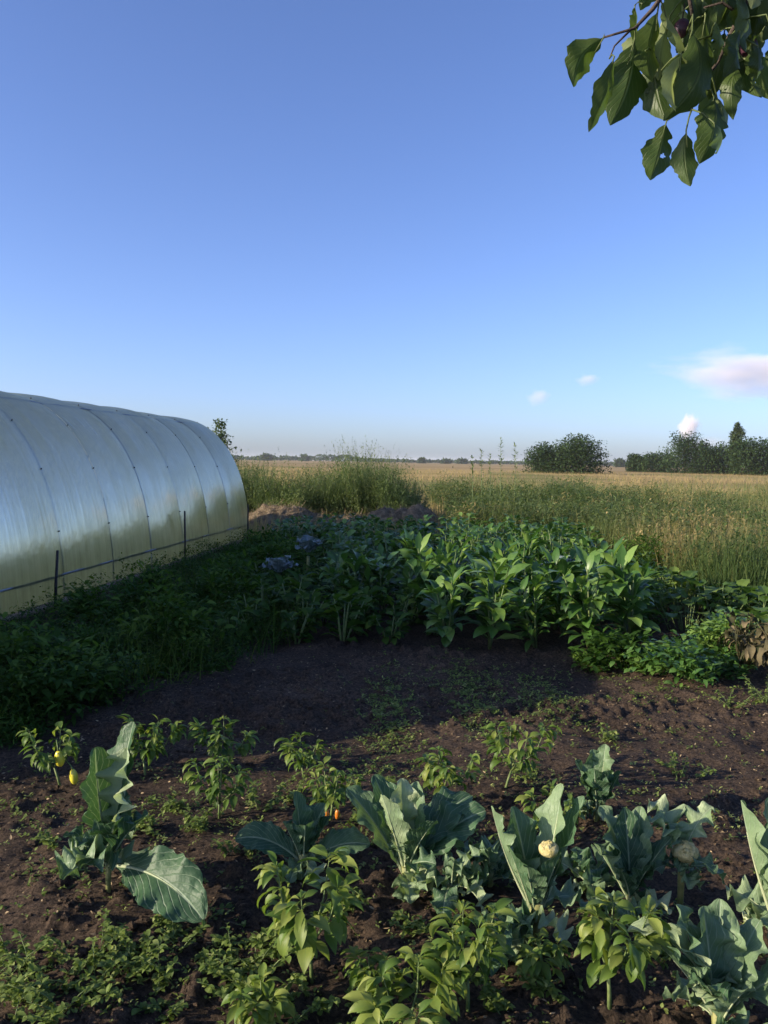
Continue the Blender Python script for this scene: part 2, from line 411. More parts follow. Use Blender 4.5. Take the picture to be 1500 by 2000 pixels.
def field_material():
    m, n, out = newmat('dry_field'); L = n.links.new
    tc = N(n, 'ShaderNodeTexCoord')
    mp = N(n, 'ShaderNodeMapping'); mp.inputs['Scale'].default_value = (0.012, 0.05, 1); L(tc.outputs['Object'], mp.inputs[0])
    n1 = N(n, 'ShaderNodeTexNoise'); n1.inputs['Scale'].default_value = 1; n1.inputs['Detail'].default_value = 6; L(mp.outputs[0], n1.inputs['Vector'])
    cr = ramp(n, [(0.30, (0.13, 0.13, 0.055)), (0.45, (0.30, 0.215, 0.095)), (0.62, (0.40, 0.29, 0.14))]); L(n1.outputs['Fac'], cr.inputs[0])
    n2 = noise(n, 1.2, 6, 0.7)
    c2 = ramp(n, [(0.3, (0.6, 0.6, 0.6)), (0.6, (1.1, 1.1, 1.1))]); L(n2.outputs['Fac'], c2.inputs[0])
    mx = N(n, 'ShaderNodeMix', data_type='RGBA', blend_type='MULTIPLY'); mx.inputs[0].default_value = 1
    L(cr.outputs[0], mx.inputs[6]); L(c2.outputs[0], mx.inputs[7])
    # near the garden the ground under the weeds is darker than the open field
    sp = N(n, 'ShaderNodeSeparateXYZ'); L(tc.outputs['Object'], sp.inputs[0])
    mr = N(n, 'ShaderNodeMapRange'); mr.inputs[1].default_value = 22; mr.inputs[2].default_value = 40; L(sp.outputs[1], mr.inputs[0])
    m2 = N(n, 'ShaderNodeMix', data_type='RGBA'); L(mr.outputs[0], m2.inputs[0]); m2.inputs[6].default_value = (0.06, 0.06, 0.03, 1); L(mx.outputs[2], m2.inputs[7])
    pb = N(n, 'ShaderNodeBsdfPrincipled'); L(m2.outputs[2], pb.inputs['Base Color']); pb.inputs['Roughness'].default_value = 1
    pb.inputs['Specular IOR Level'].default_value = 0.05
    L(pb.outputs[0], out.inputs['Surface'])
    return m
M['field'] = field_material()

def poly_material(near=1.0):
    m, n, out = newmat('polycarbonate'); L = n.links.new
    tl = N(n, 'ShaderNodeBsdfTranslucent'); tl.inputs['Color'].default_value = (0.44, 0.51, 0.38, 1)
    df = N(n, 'ShaderNodeBsdfDiffuse')
    nz = noise(n, 1.6, 6, 0.65); cr = ramp(n, [(0.35, (0.10, 0.115, 0.088)), (0.7, (0.22, 0.235, 0.19))]); L(nz.outputs['Fac'], cr.inputs[0]); L(cr.outputs[0], df.inputs['Color'])
    tp = N(n, 'ShaderNodeBsdfTransparent'); tp.inputs['Color'].default_value = (0.55, 0.60, 0.62, 1)
    m1 = N(n, 'ShaderNodeMixShader'); m1.inputs[0].default_value = 0.58; L(df.outputs[0], m1.inputs[1]); L(tl.outputs[0], m1.inputs[2])
    m2 = N(n, 'ShaderNodeMixShader'); m2.inputs[0].default_value = 0.03; L(m1.outputs[0], m2.inputs[1]); L(tp.outputs[0], m2.inputs[2])
    gl = N(n, 'ShaderNodeBsdfGlossy'); gl.inputs['Roughness'].default_value = 0.17; gl.inputs['Color'].default_value = (0.93, 0.90, 0.76, 1)
    bp = N(n, 'ShaderNodeBump'); bp.inputs['Strength'].default_value = 0.25; bp.inputs['Distance'].default_value = 0.03
    nb = noise(n, 2.2, 3, 0.5); L(nb.outputs['Fac'], bp.inputs['Height']); L(bp.outputs[0], gl.inputs['Normal'])
    fr = N(n, 'ShaderNodeFresnel'); fr.inputs['IOR'].default_value = 1.6
    L(bp.outputs[0], fr.inputs['Normal'])
    f2 = N(n, 'ShaderNodeMath', operation='MULTIPLY_ADD'); f2.inputs[1].default_value = 0.44; f2.inputs[2].default_value = 0.0; f2.use_clamp = True; L(fr.outputs[0], f2.inputs[0])
    uvn = N(n, 'ShaderNodeUVMap'); mpp = N(n, 'ShaderNodeMapping'); mpp.inputs['Scale'].default_value = (26, 5, 1); L(uvn.outputs[0], mpp.inputs[0])
    stn = N(n, 'ShaderNodeTexNoise'); stn.inputs['Scale'].default_value = 1.0; stn.inputs['Detail'].default_value = 5; stn.inputs['Roughness'].default_value = .65; L(mpp.outputs[0], stn.inputs['Vector'])
    smr = N(n, 'ShaderNodeMapRange'); smr.inputs[1].default_value = .3; smr.inputs[2].default_value = .7; smr.inputs[3].default_value = .62; smr.inputs[4].default_value = 1.15; L(stn.outputs['Fac'], smr.inputs[0])
    dmr = N(n, 'ShaderNodeMapRange'); dmr.inputs[1].default_value = .35; dmr.inputs[2].default_value = .7; dmr.inputs[3].default_value = 1.1; dmr.inputs[4].default_value = .7; L(nz.outputs['Fac'], dmr.inputs[0])
    sm1 = N(n, 'ShaderNodeMath', operation='MULTIPLY'); L(smr.outputs[0], sm1.inputs[0]); L(dmr.outputs[0], sm1.inputs[1])
    sm2 = N(n, 'ShaderNodeMath', operation='MULTIPLY'); L(sm1.outputs[0], sm2.inputs[0]); L(f2.outputs[0], sm2.inputs[1])
    rmr = N(n, 'ShaderNodeMapRange'); rmr.inputs[1].default_value = .3; rmr.inputs[2].default_value = .7; rmr.inputs[3].default_value = .24; rmr.inputs[4].default_value = .13; L(stn.outputs['Fac'], rmr.inputs[0]); L(rmr.outputs[0], gl.inputs['Roughness'])
    m3 = N(n, 'ShaderNodeMixShader'); L(sm2.outputs[0], m3.inputs[0]); L(m2.outputs[0], m3.inputs[1]); L(gl.outputs[0], m3.inputs[2])
    L(m3.outputs[0], out.inputs['Surface'])
    return m
M['poly'] = poly_material()

# ------------------------------------------------------------------ ground
def soil_h(x, y):
    x = np.asarray(x, float); y = np.asarray(y, float)
    h = (fbm(x, y, 1.1, 3, 5) - 0.5) * 0.10 + (fbm(x, y, 0.22, 4, 9) - 0.5) * 0.075
    c = fbm(x, y, 0.06, 3, 21)
    h = h + np.clip(c - 0.50, 0, 1) * 0.13 * np.clip((fbm(x, y, 0.7, 2, 33) - 0.35) * 3, 0, 1)
    # shallow furrow behind the pepper row and mounds at the left
    h = h + 0.05 * np.exp(-((y - 3.0) / 0.35) ** 2) * np.exp(-((x + 1.3) / 0.5) ** 2)
    return h + 0.03
def sh(x, y): return float(soil_h(np.array([x]), np.array([y]))[0])

def grid_mesh(name, xs, ys, hf, mat, **tg):
    X, Y = np.meshgrid(xs, ys)
    Z = hf(X, Y)
    nx, ny = len(xs), len(ys)
    i, j = np.meshgrid(np.arange(ny - 1), np.arange(nx - 1), indexing='ij')
    a = (i * nx + j).ravel()
    mb = MB(); mb.add(np.stack([X, Y, Z], -1).reshape(-1, 3), np.stack([a, a + 1, a + nx + 1, a + nx], 1))
    return tag(mb.build(name, mat), **tg)
far = np.concatenate([-np.geomspace(9000, 8, 30), np.linspace(-6, 8, 8), np.geomspace(10, 9000, 30)])
grid_mesh('field', far, np.concatenate([[-6000, -2000, -500, -100, -30, -10], np.linspace(-4, 20, 13), np.geomspace(24, 9000, 40)]),
          lambda x, y: np.where((abs(x) < 10) & (y < 13) & (y > -3), -0.12, 0.0) + 0 * x, M['field'], kind='structure')
fade = lambda x, y: soil_h(x, y)
grid_mesh('garden_soil', np.arange(-4.2, 5.4, 0.016), np.arange(1.3, 7.4, 0.016), fade, M['soil'], kind='structure')
grid_mesh('garden_ground', np.arange(-9.9, 9.9, 0.15), np.arange(-2.9, 12.95, 0.15),
          lambda x, y: np.where((x > -4.0) & (x < 5.2) & (y > 1.5) & (y < 7.2), -0.09, 0.02 + 0.04 * fbm(x, y, 0.8, 3, 3)), M['soil'], kind='structure')

# ------------------------------------------------------------------ greenhouse
A0 = G(0, 1228); B0 = G(486, 1058)
gx = (B0 - A0).normalized()                     # along the house, away from the camera
gn = Vector((-gx.y, gx.x, 0))                   # to the left, into the house
if gn.x > 0: gn = -gn
LEN_FAR = (B0 - A0).length
SP = LEN_FAR / 7.0
NEARN = 4
origin = A0 - gx * SP * NEARN
NP = 7 + NEARN
GW, GH, GP = 3.0, 2.36, 2.25
def arch(phi, inset=0.0):
    c, s = math.cos(phi), math.sin(phi)
    l = GW / 2 - (GW / 2 - inset) * math.copysign(abs(c) ** (2 / GP), c)
    h = (GH - inset) * abs(s) ** (2 / GP)
    return l, h
gh = empty('greenhouse', origin, 'arched translucent polycarbonate greenhouse along the left edge beside the weeds', 'greenhouse')
def gpt(s, phi, inset=0.0, out=0.0):
    l, h = arch(phi, inset - out)
    return gx * s + gn * l + Vector((0, 0, h))
rg = np.random.RandomState(3)
nphi = 56
for k in range(NP):
    mb = MB(); V = []; UV = []
    tilt = rg.uniform(-0.012, 0.012); bul = rg.uniform(0.010, 0.024); ph = rg.rand() * 6
    ns = 10
    for i in range(ns + 1):
        t = i / ns
        for j in range(nphi + 1):
            phi = PI * j / nphi
            o = bul * math.sin(PI * t) + tilt * (t - 0.5) * 1.0 + 0.006 * math.sin(phi * 7 + ph + t * 3) * math.sin(PI * t)
            V.append(gpt((k + (t if k else .28 + .72 * t)) * SP, phi, 0, o)); UV.append((t, j / nphi))
    F = [(i * (nphi + 1) + j, i * (nphi + 1) + j + 1, (i + 1) * (nphi + 1) + j + 1, (i + 1) * (nphi + 1) + j) for i in range(ns) for j in range(nphi)]
    mb.add([tuple(v) for v in V], F, UV); mb.build('cover_panel', M['poly'], gh)
for k in range(NP + 1):
    mb = MB()
    tube(mb, [gpt(max(k, .28) * SP, PI * j / 40, 0.014) for j in range(41)], 0.015, 6)
    mb.build('rib', M['ribm'], gh)
    if k >= 3:
        for phi in (0.30, 0.62, 0.95, 1.3):
            p = gpt(k * SP, phi, 0, 0.0)
            q = gpt(k * SP, phi, 0, 0.016)
            mb = MB(); tube(mb, [p, q], [0.008, 0.006], 6); mb.build('screw', M['iron'], gh)
for phi, inset in ((0.115, 0.004), (1.22, 0.004), (PI - 0.115, 0.01)):
    mb = MB()
    tube(mb, [gpt(s, phi, inset + 0.006 * math.sin(s * 9)) for s in np.linspace(.28 * SP, NP * SP, 80)], 0.012, 6); mb.build('rail', M['ribm'], gh)
for s in (0.30 * SP, NP * SP - 0.02):
    mb = MB(); V = []
    n = 24
    for j in range(n + 1):
        p = gpt(s, PI * j / n / 2 * 1.0, 0.03); q = gpt(s, PI - PI * j / n / 2, 0.03)
        V += [p, q]
    F = [(2 * j, 2 * j + 1, 2 * j + 3, 2 * j + 2) for j in range(n)]
    mb.add([tuple(v) for v in V], F); mb.build('end_wall', M['poly'], gh, smooth=False)
mb = MB(); tube(mb, [gx * s - gn * 0.02 + Vector((0, 0, 0.06)) for s in np.linspace(.28 * SP, NP * SP, 12)], 0.05, 4); mb.build('base_beam', M['wood'], gh)

stake_pts = []
for i, (px, py, k, lean) in enumerate([(107, 1075, 5, 0.03), (362, 998, 8, -0.01), (484, 985, 11, 0.0)]):
    base = origin + gx * SP * k - gn * 0.09
    if i == 0: base = origin + gx * (SP * 4.95) - gn * 0.09
    # find where along the wall the pixel column crosses
    best = min(np.linspace(3 * SP, NP * SP + 0.3, 400), key=lambda s: abs(((CAMROT.inverted() @ (origin + gx * s - gn * 0.09 - Vector((0, 0, CAM_H - 0.4)))).x / -(CAMROT.inverted() @ (origin + gx * s - gn * 0.09 - Vector((0, 0, CAM_H - 0.4)))).z) * FPX + 750 - px))
    base = origin + gx * best - gn * 0.09
    top = D(px, py, base.y)
    mb = MB(); tube(mb, [(0, 0, -0.1), (lean * 0.3, 0, 0.3), (lean, 0, top.z)], [0.017, 0.016, 0.014], 6)
    o = mb.build('iron_stake', M['iron'], None, loc=base)
    tag(o, ['thin black iron stake against the greenhouse, the nearest of three', 'thin black iron stake standing midway along the greenhouse side', 'thin black iron stake at the far corner of the greenhouse'][i], 'stake', 'stakes along the greenhouse')
    stake_pts.append((base, top.z))

# ------------------------------------------------------------------ plant builders
def pepper_plant(name, loc, h, seed, label, group, spread=1.0, dens=1.0, fruit=(), lsize=1.0, mat='pepper', cat='pepper plant', rz=0, tintb=0.0):
    rng = np.random.RandomState(seed)
    z0 = sh(loc[0], loc[1]) - 0.01
    root = empty(name, (loc[0], loc[1], z0), label, cat, group, rz)
    lr_ = np.random.RandomState(seed + 5000)
    root.rotation_euler = (lr_.uniform(-.12, .12), lr_.uniform(-.12, .12), rz)
    sm = MB(); lm = MB()
    fork = h * rng.uniform(0.28, 0.40)
    lean = rng.uniform(-0.03, 0.03, 2)
    fk = Vector((lean[0], lean[1], fork))
    tube(sm, [(0, 0, -0.02), fk * 0.5, fk], [0.0075, 0.006, 0.005], 6)
    tips = []
    nb = rng.randint(4, 6)
    P, AZ, EL, TT, LL = [], [], [], [], []
    for b in range(nb):
        a = b / nb * 2 * PI + rng.uniform(-.4, .4)
        out = h * rng.uniform(0.18, 0.42) * spread
        tip = fk + Vector((math.cos(a) * out, math.sin(a) * out, (h - fork) * rng.uniform(0.7, 0.98)))
        midp = fk.lerp(tip, 0.5) + Vector((math.cos(a), math.sin(a), -0.3)) * out * 0.25
        pts = [fk, fk.lerp(midp, .5) , midp, midp.lerp(tip, .5), tip]
        tube(sm, pts, [0.0045, 0.004, 0.0032, 0.0025, 0.0015], 5)
        nl = int(25 * dens)
        for i in range(nl):
            t = rng.uniform(0.15, 1) ** 0.8
            q = midp.lerp(tip, (t - .5) * 2) if t > .5 else fk.lerp(midp, t * 2)
            P.append(q + Vector(rng.uniform(-.012, .012, 3))); AZ.append(a + rng.uniform(-1.9, 1.9)); EL.append(rng.uniform(-0.2, 0.85)); TT.append(t)
            LL.append(rng.uniform(0.7, 1.25))
        for i in range(4):
            P.append(tip); AZ.append(rng.uniform(0, 6.28)); EL.append(rng.uniform(0.2, 1.1)); TT.append(1.0); LL.append(rng.uniform(.5, .9))
    n = len(P); LL = np.array(LL)
    sz = 0.062 * lsize
    leaves(lm, np.array([tuple(p) for p in P]), np.array(AZ), np.array(EL), rng.uniform(0.7, 2.3, n), sz * LL * 1.2, sz * LL * rng.uniform(.36, .50, n),
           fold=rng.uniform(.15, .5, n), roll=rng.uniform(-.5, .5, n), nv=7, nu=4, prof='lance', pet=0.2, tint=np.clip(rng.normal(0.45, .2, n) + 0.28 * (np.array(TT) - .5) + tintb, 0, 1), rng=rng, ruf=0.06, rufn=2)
    sm.build('stem', M['stem'], root)
    lm.build('foliage', M[mat], root)
    for (fx, fz, r, ln, m) in fruit:
        fm = MB()
        V = []
        blob(fm, (fx, -0.03 - 0.01, fz), r, 10, 12, 0.05, rng, squash=(1, 1, ln / r))
        fo = fm.build('pepper', M[m], root)
        cm = MB(); tube(cm, [(fx, -0.04, fz + ln * 0.95), (fx * 0.9, -0.035, fz + ln + 0.015), (fx * 0.5, -0.01, fz + ln + 0.04)], [0.006, 0.003, 0.003], 5)
        cm.build('fruit_stalk', M['stem'], fo)
    return root

def cole_leaf(root, az, el, droop, L, W, rng, tint=0.45, ruf=0.16, fold=0.2, roll=0.0, base=(0, 0, 0.1), pet=0.0, side=0.0, twist=0.0, curl=0.0, mat='cole', label=None, rufn=3.5, edge=.10):
    mb = MB()
    leaves(mb, [base], az, el, droop, L, W, fold=fold, roll=roll, nv=44, nu=16, prof='spoon', ruf=ruf * 1.75, rufn=rufn, tint=tint, rng=rng, edge=edge * 1.0, side=side, twist=twist, curl=curl, pucker=.13)
    # thick midrib along the leaf
    v = mb.V[0].reshape(45, 17, 3)[:, 8, :]
    tube(mb, [tuple(p) for p in v[:36:3]], [max(0.0062 * (1 - i / 13), 0.001) * (L / 0.4 + 0.25) for i in range(12)], 5, tint=0.97)
    o = mb.build('leaf', M[mat], root)
    if label: o['label'] = label
    return o
def cole_plant(loc, seed, label, lv, stalk_h=0.12, head=None, lean=(0, 0), cat='cauliflower', name='cauliflower_plant', group='cauliflower plants in the near bed', mat='cole', sr=0.014):
    rng = np.random.RandomState(seed)
    z0 = sh(loc[0], loc[1]) - 0.01
    root = empty(name, (loc[0], loc[1], z0), label, cat, group)
    mb = MB()
    tube(mb, [(0, 0, -0.03), (lean[0] * .4, lean[1] * .4, stalk_h * 0.5), (lean[0], lean[1], stalk_h + 0.02)], [sr * .8, sr, sr * 1.3], 8)
    mb.build('stalk', M['stalk'], root)
    for i, l in enumerate(lv):
        d = dict(rng=rng); d.update(l)
        b = d.pop('bz', stalk_h * 0.8 + rng.uniform(-.01, .04))
        a = d.pop('az')
        d['L'] *= .93; d['W'] *= .80; d['fold'] = d.get('fold', .2) * 1.25 + .05
        d['base'] = (lean[0] + math.cos(a) * sr * .7, lean[1] + math.sin(a) * sr * .7, b)
        cole_leaf(root, a, mat=mat, **d)
    L_ = max(l['L'] for l in lv)
    for i in range(9):
        a = rng.rand() * 6.28; inner = i < 2
        cole_leaf(root, a, R(rng.uniform(70, 85) if inner else rng.uniform(5, 60)), rng.uniform(.2, .8) if inner else rng.uniform(.8, 2.0), L_ * rng.uniform(.3, .5), L_ * rng.uniform(.16, .26), rng,
                  tint=rng.uniform(.35, .9), ruf=.38, fold=rng.uniform(.1, .6), roll=rng.uniform(-.5, .5), base=(lean[0], lean[1], stalk_h * (1.0 if inner else rng.uniform(.6, .95))), mat=mat, edge=.16, side=rng.uniform(-.7, .7), twist=rng.uniform(-.8, .8))
    if head:
        hx, hz, hr = head
        mb = MB()
        blob(mb, (hx, -0.03, hz), hr, 12, 16, 0.08, rng, squash=(1, 1, .75))
        for i in range(26):
            a = rng.rand() * 6.28; e = rng.uniform(0.1, 1.5)
            blob(mb, (hx + math.cos(a) * math.cos(e) * hr * .8, -0.03 + math.sin(a) * math.cos(e) * hr * .8, hz + math.sin(e) * hr * .62), hr * rng.uniform(.2, .3), 6, 8, .1, rng)
        mb.build('flower_head', M['curd'], root)
    return root

def auto_cole(loc, h, seed, label, n=8, tintb=0.45, wid=0.6, head=None, droopy=0.5, stalk_h=None, ruf=.18):
    rng = np.random.RandomState(seed)
    lv = []
    for i in range(n):
        f = i / n
        a = i * 2.4 + rng.uniform(-.4, .4)
        el = R(rng.uniform(62, 82)) * (1 - 0.45 * (i % 2) * droopy)
        lv.append(dict(az=a, el=el, droop=rng.uniform(0.3, 1.5) * (0.5 + droopy), L=h * rng.uniform(.75, 1.1), W=h * wid * rng.uniform(.7, 1.0),
                       tint=np.clip(tintb + rng.uniform(-.22, .25), 0, 1), ruf=ruf * rng.uniform(.7, 1.3), fold=rng.uniform(.1, .5), roll=rng.uniform(-.4, .4), side=rng.uniform(-.5, .5), twist=rng.uniform(-.5, .5), curl=rng.uniform(-.15, .3)))
    return cole_plant(loc, seed, label, lv, stalk_h=stalk_h if stalk_h is not None else h * .2, head=head)

def hgt(pb, top):                               # plant height from the rows it spans in view
    g = G(*pb)
    return D(pb[0], top, g.y).z

# ---- cauliflowers of the near bed
RT, LF, UP = 0.0, PI, PI / 2
g = G(212, 1778)
cole_plant((g.x, g.y), 11, 'tall dark cauliflower plant with broad upright leaves, leftmost of all', [
    dict(az=R(165), el=R(80), droop=-0.15, L=0.42, W=0.26, tint=.18, ruf=.08, fold=.15, roll=0.15, bz=.13, side=.1),
    dict(az=R(60), el=R(80), droop=0.15, L=0.50, W=0.20, tint=.15, ruf=.10, roll=.2, bz=.13),
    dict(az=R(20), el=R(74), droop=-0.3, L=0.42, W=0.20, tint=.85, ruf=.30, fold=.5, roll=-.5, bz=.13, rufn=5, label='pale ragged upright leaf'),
    dict(az=R(200), el=R(55), droop=0.6, L=0.20, W=0.15, tint=.25, bz=.11),
    dict(az=R(-60), el=R(70), droop=0.5, L=0.24, W=0.18, tint=.2, bz=.12),
    dict(az=R(-20), el=R(60), droop=0.4, L=0.26, W=0.17, tint=.25, bz=.12),
    dict(az=R(100), el=R(60), droop=0.4, L=0.26, W=0.17, tint=.3, bz=.12),
    dict(az=R(-28), el=R(14), droop=.85, L=0.50, W=0.24, tint=.30, ruf=.09, fold=.12, roll=-.70, bz=.10, side=-.12, rufn=4, label='broad leaf arching over to the soil at the right'),
    dict(az=R(-110), el=R(60), droop=0.9, L=0.16, W=0.10, tint=.3, bz=.10),
], stalk_h=.13, sr=.010)
g = G(592, 1730)
cole_plant((g.x, g.y), 12, 'small cauliflower plant with leaves spread flat to both sides behind a pepper plant', [
    dict(az=R(172), el=R(42), droop=1.1, L=0.30, W=0.15, tint=.40, ruf=.07, roll=.6),
    dict(az=R(6), el=R(40), droop=1.0, L=0.28, W=0.14, tint=.50, ruf=.08, roll=-.6),
    dict(az=R(130), el=R(82), droop=0.1, L=0.27, W=0.10, tint=.45, ruf=.2, fold=.5),
    dict(az=R(50), el=R(60), droop=0.2, L=0.20, W=0.12, tint=.45, ruf=.15, fold=.6),
    dict(az=R(-80), el=R(72), droop=0.2, L=0.18, W=0.12, tint=.35, fold=.5),
    dict(az=R(200), el=R(70), droop=0.2, L=0.18, W=0.10, tint=.35, fold=.5),
    dict(az=R(20), el=R(65), droop=0.3, L=0.20, W=0.10, tint=.4, fold=.4),
], stalk_h=.06)
g = G(792, 1748)
cole_plant((g.x, g.y), 13, 'sunlit cauliflower plant with pale ribbed upright leaves in the middle of the bed', [
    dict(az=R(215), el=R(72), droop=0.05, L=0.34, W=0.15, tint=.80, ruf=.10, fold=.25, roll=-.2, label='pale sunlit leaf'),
    dict(az=R(110), el=R(84), droop=0.1, L=0.37, W=0.17, tint=.80, ruf=.22, fold=.3, rufn=5),
    dict(az=R(60), el=R(80), droop=0.1, L=0.36, W=0.16, tint=.6, ruf=.2, fold=.4),
    dict(az=R(160), el=R(60), droop=0.35, L=0.40, W=0.17, tint=.45, ruf=.16, roll=.4, fold=.3),
    dict(az=R(140), el=R(70), droop=0.3, L=0.36, W=0.16, tint=.35, ruf=.16, roll=.3, fold=.3),
    dict(az=R(15), el=R(52), droop=0.7, L=0.40, W=0.20, tint=.30, ruf=.14, roll=-.5),
    dict(az=R(35), el=R(60), droop=0.9, L=0.42, W=0.20, tint=.30, ruf=.14, roll=-.3),
    dict(az=R(-40), el=R(68), droop=0.3, L=0.26, W=0.15, tint=.35, ruf=.10, roll=.3),
    dict(az=R(-100), el=R(80), droop=-.1, L=0.20, W=0.10, tint=.85, ruf=.05, fold=.5),
], stalk_h=.09)
g = G(1045, 1850)
cole_plant((g.x, g.y), 14, 'cauliflower plant with a yellow head between tall glaucous leaves right of the middle', [
    dict(az=R(172), el=R(60), droop=-0.3, L=0.40, W=0.090, tint=.62, ruf=.28, fold=.6, roll=-.3, rufn=5, edge=.2),
    dict(az=R(40), el=R(72), droop=-0.15, L=0.46, W=0.164, tint=.70, ruf=.16, fold=.3, roll=.3),
    dict(az=R(15), el=R(66), droop=-0.1, L=0.44, W=0.164, tint=.40, ruf=.14, fold=.25, roll=.2),
    dict(az=R(120), el=R(74), droop=0.2, L=0.36, W=0.164, tint=.38, ruf=.14, fold=.2),
    dict(az=R(-50), el=R(72), droop=0.1, L=0.24, W=0.115, tint=.45, ruf=.08, fold=.3),
    dict(az=R(-120), el=R(68), droop=0.1, L=0.22, W=0.123, tint=.55, ruf=.08, fold=.3),
    dict(az=R(200), el=R(70), droop=0.1, L=0.28, W=0.123, tint=.4, ruf=.12),
], stalk_h=.14, sr=.02, head=(0.03, 0.35, 0.032))
g = G(880, 1775)
auto_cole((g.x, g.y), 0.19, 15, 'low cauliflower plant with curled insect eaten leaves right of the sunlit central one', n=9, tintb=.62, droopy=1.3, ruf=.45, wid=.6)
g = G(1165, 1622)
cole_plant((g.x, g.y), 16, 'cauliflower plant with fanned wavy leaves standing farthest back in the right half', [
    dict(az=R(150), el=R(70), droop=0.1, L=0.258, W=0.155, tint=.45, ruf=.16),
    dict(az=R(100), el=R(80), droop=0.05, L=0.292, W=0.146, tint=.6, ruf=.22),
    dict(az=R(50), el=R(78), droop=-0.05, L=0.301, W=0.129, tint=.68, ruf=.30, rufn=5),
    dict(az=R(10), el=R(65), droop=0.1, L=0.224, W=0.120, tint=.3, ruf=.14),
    dict(az=R(-60), el=R(75), droop=0.1, L=0.206, W=0.146, tint=.38, ruf=.10),
    dict(az=R(-120), el=R(75), droop=0.1, L=0.224, W=0.146, tint=.4, ruf=.10),
    dict(az=R(190), el=R(40), droop=0.8, L=0.172, W=0.103, tint=.3, ruf=.10),
], stalk_h=.05)
g = G(1232, 1792)
cole_plant((g.x, g.y), 17, 'cauliflower plant with tall dark leaf, between the yellow headed and the yellow stalked ones', [
    dict(az=R(100), el=R(84), droop=0.25, L=0.343, W=0.148, tint=.32, ruf=.12, roll=.1),
    dict(az=R(60), el=R(80), droop=0.3, L=0.328, W=0.140, tint=.6, ruf=.22),
    dict(az=R(130), el=R(80), droop=0.7, L=0.328, W=0.148, tint=.72, ruf=.22),
    dict(az=R(170), el=R(62), droop=0.2, L=0.250, W=0.101, tint=.62, ruf=.32, fold=.6, rufn=5, edge=.2),
    dict(az=R(10), el=R(66), droop=0.4, L=0.265, W=0.125, tint=.3, ruf=.12),
    dict(az=R(-60), el=R(70), droop=0.3, L=0.172, W=0.117, tint=.3),
    dict(az=R(-130), el=R(65), droop=0.3, L=0.172, W=0.101, tint=.4),
], stalk_h=.06)
g = G(1328, 1775)
cole_plant((g.x, g.y), 18, 'spindly cauliflower plant with a yellow stalk, green head and crumpled pale top leaves', [
    dict(az=R(120), el=R(75), droop=1.2, L=0.24, W=0.15, tint=.85, ruf=.40, rufn=4, bz=.20),
    dict(az=R(30), el=R(70), droop=0.9, L=0.24, W=0.12, tint=.7, ruf=.40, rufn=4, bz=.20),
    dict(az=R(180), el=R(75), droop=1.0, L=0.21, W=0.12, tint=.75, ruf=.4, bz=.20),
    dict(az=R(-10), el=R(30), droop=1.9, L=0.18, W=0.10, tint=.5, ruf=.2, bz=.16),
    dict(az=R(190), el=R(30), droop=1.8, L=0.16, W=0.09, tint=.5, ruf=.2, bz=.16),
    dict(az=R(-60), el=R(50), droop=1.6, L=0.16, W=0.09, tint=.4, ruf=.2, bz=.18),
], stalk_h=.21, head=(0.0, 0.235, 0.045), sr=.012)
g = G(1520, 1850)
cole_plant((g.x, g.y), 19, 'cauliflower plant with long pale leaves cut off by the right edge', [
    dict(az=R(150), el=R(68), droop=-0.2, L=0.46, W=0.15, tint=.65, ruf=.16, fold=.5, roll=-.4),
    dict(az=R(110), el=R(80), droop=-0.1, L=0.44, W=0.18, tint=.55, ruf=.2),
    dict(az=R(70), el=R(80), droop=0.1, L=0.40, W=0.18, tint=.5, ruf=.2),
    dict(az=R(10), el=R(65), droop=0.3, L=0.34, W=0.18, tint=.4),
    dict(az=R(-90), el=R(70), droop=0.2, L=0.22, W=0.14, tint=.4),
], stalk_h=.10, head=(0.0, 0.20, 0.035))
g = G(1400, 2020)
cole_plant((g.x, g.y), 20, 'big cauliflower plant with many glaucous wavy leaves nearest the bottom right corner', [
    dict(az=R(150), el=R(72), droop=0.15, L=0.331, W=0.156, tint=.55, ruf=.22, rufn=4),
    dict(az=R(115), el=R(82), droop=0.1, L=0.340, W=0.166, tint=.5, ruf=.2),
    dict(az=R(70), el=R(76), droop=0.15, L=0.350, W=0.166, tint=.62, ruf=.24),
    dict(az=R(30), el=R(66), droop=0.4, L=0.313, W=0.156, tint=.55, ruf=.2),
    dict(az=R(-5), el=R(60), droop=0.8, L=0.276, W=0.166, tint=.6, ruf=.25),
    dict(az=R(180), el=R(58), droop=0.3, L=0.294, W=0.129, tint=.5, ruf=.2, fold=.5),
    dict(az=R(-70), el=R(70), droop=0.4, L=0.221, W=0.138, tint=.62, ruf=.2),
    dict(az=R(-130), el=R(62), droop=0.6, L=0.221, W=0.138, tint=.45, ruf=.2),
    dict(az=R(170), el=R(80), droop=1.6, L=0.386, W=0.092, tint=.8, ruf=.3, fold=.7),
], stalk_h=.06)

for i, (px, py, h, lb) in enumerate([(955, 1748, .20, 'small crinkled cauliflower plant just left of the yellow headed one'), (1150, 1745, .20, 'small dark cauliflower plant between the yellow headed and tall dark leaved ones'),
                                     (975, 1895, .15, 'low cauliflower plant with leaves lying on the soil below the yellow headed one')]):
    g = G(px, py); auto_cole((g.x, g.y), h, 150 + i, lb, n=8, tintb=.5, droopy=1.1, ruf=.4, wid=.55)

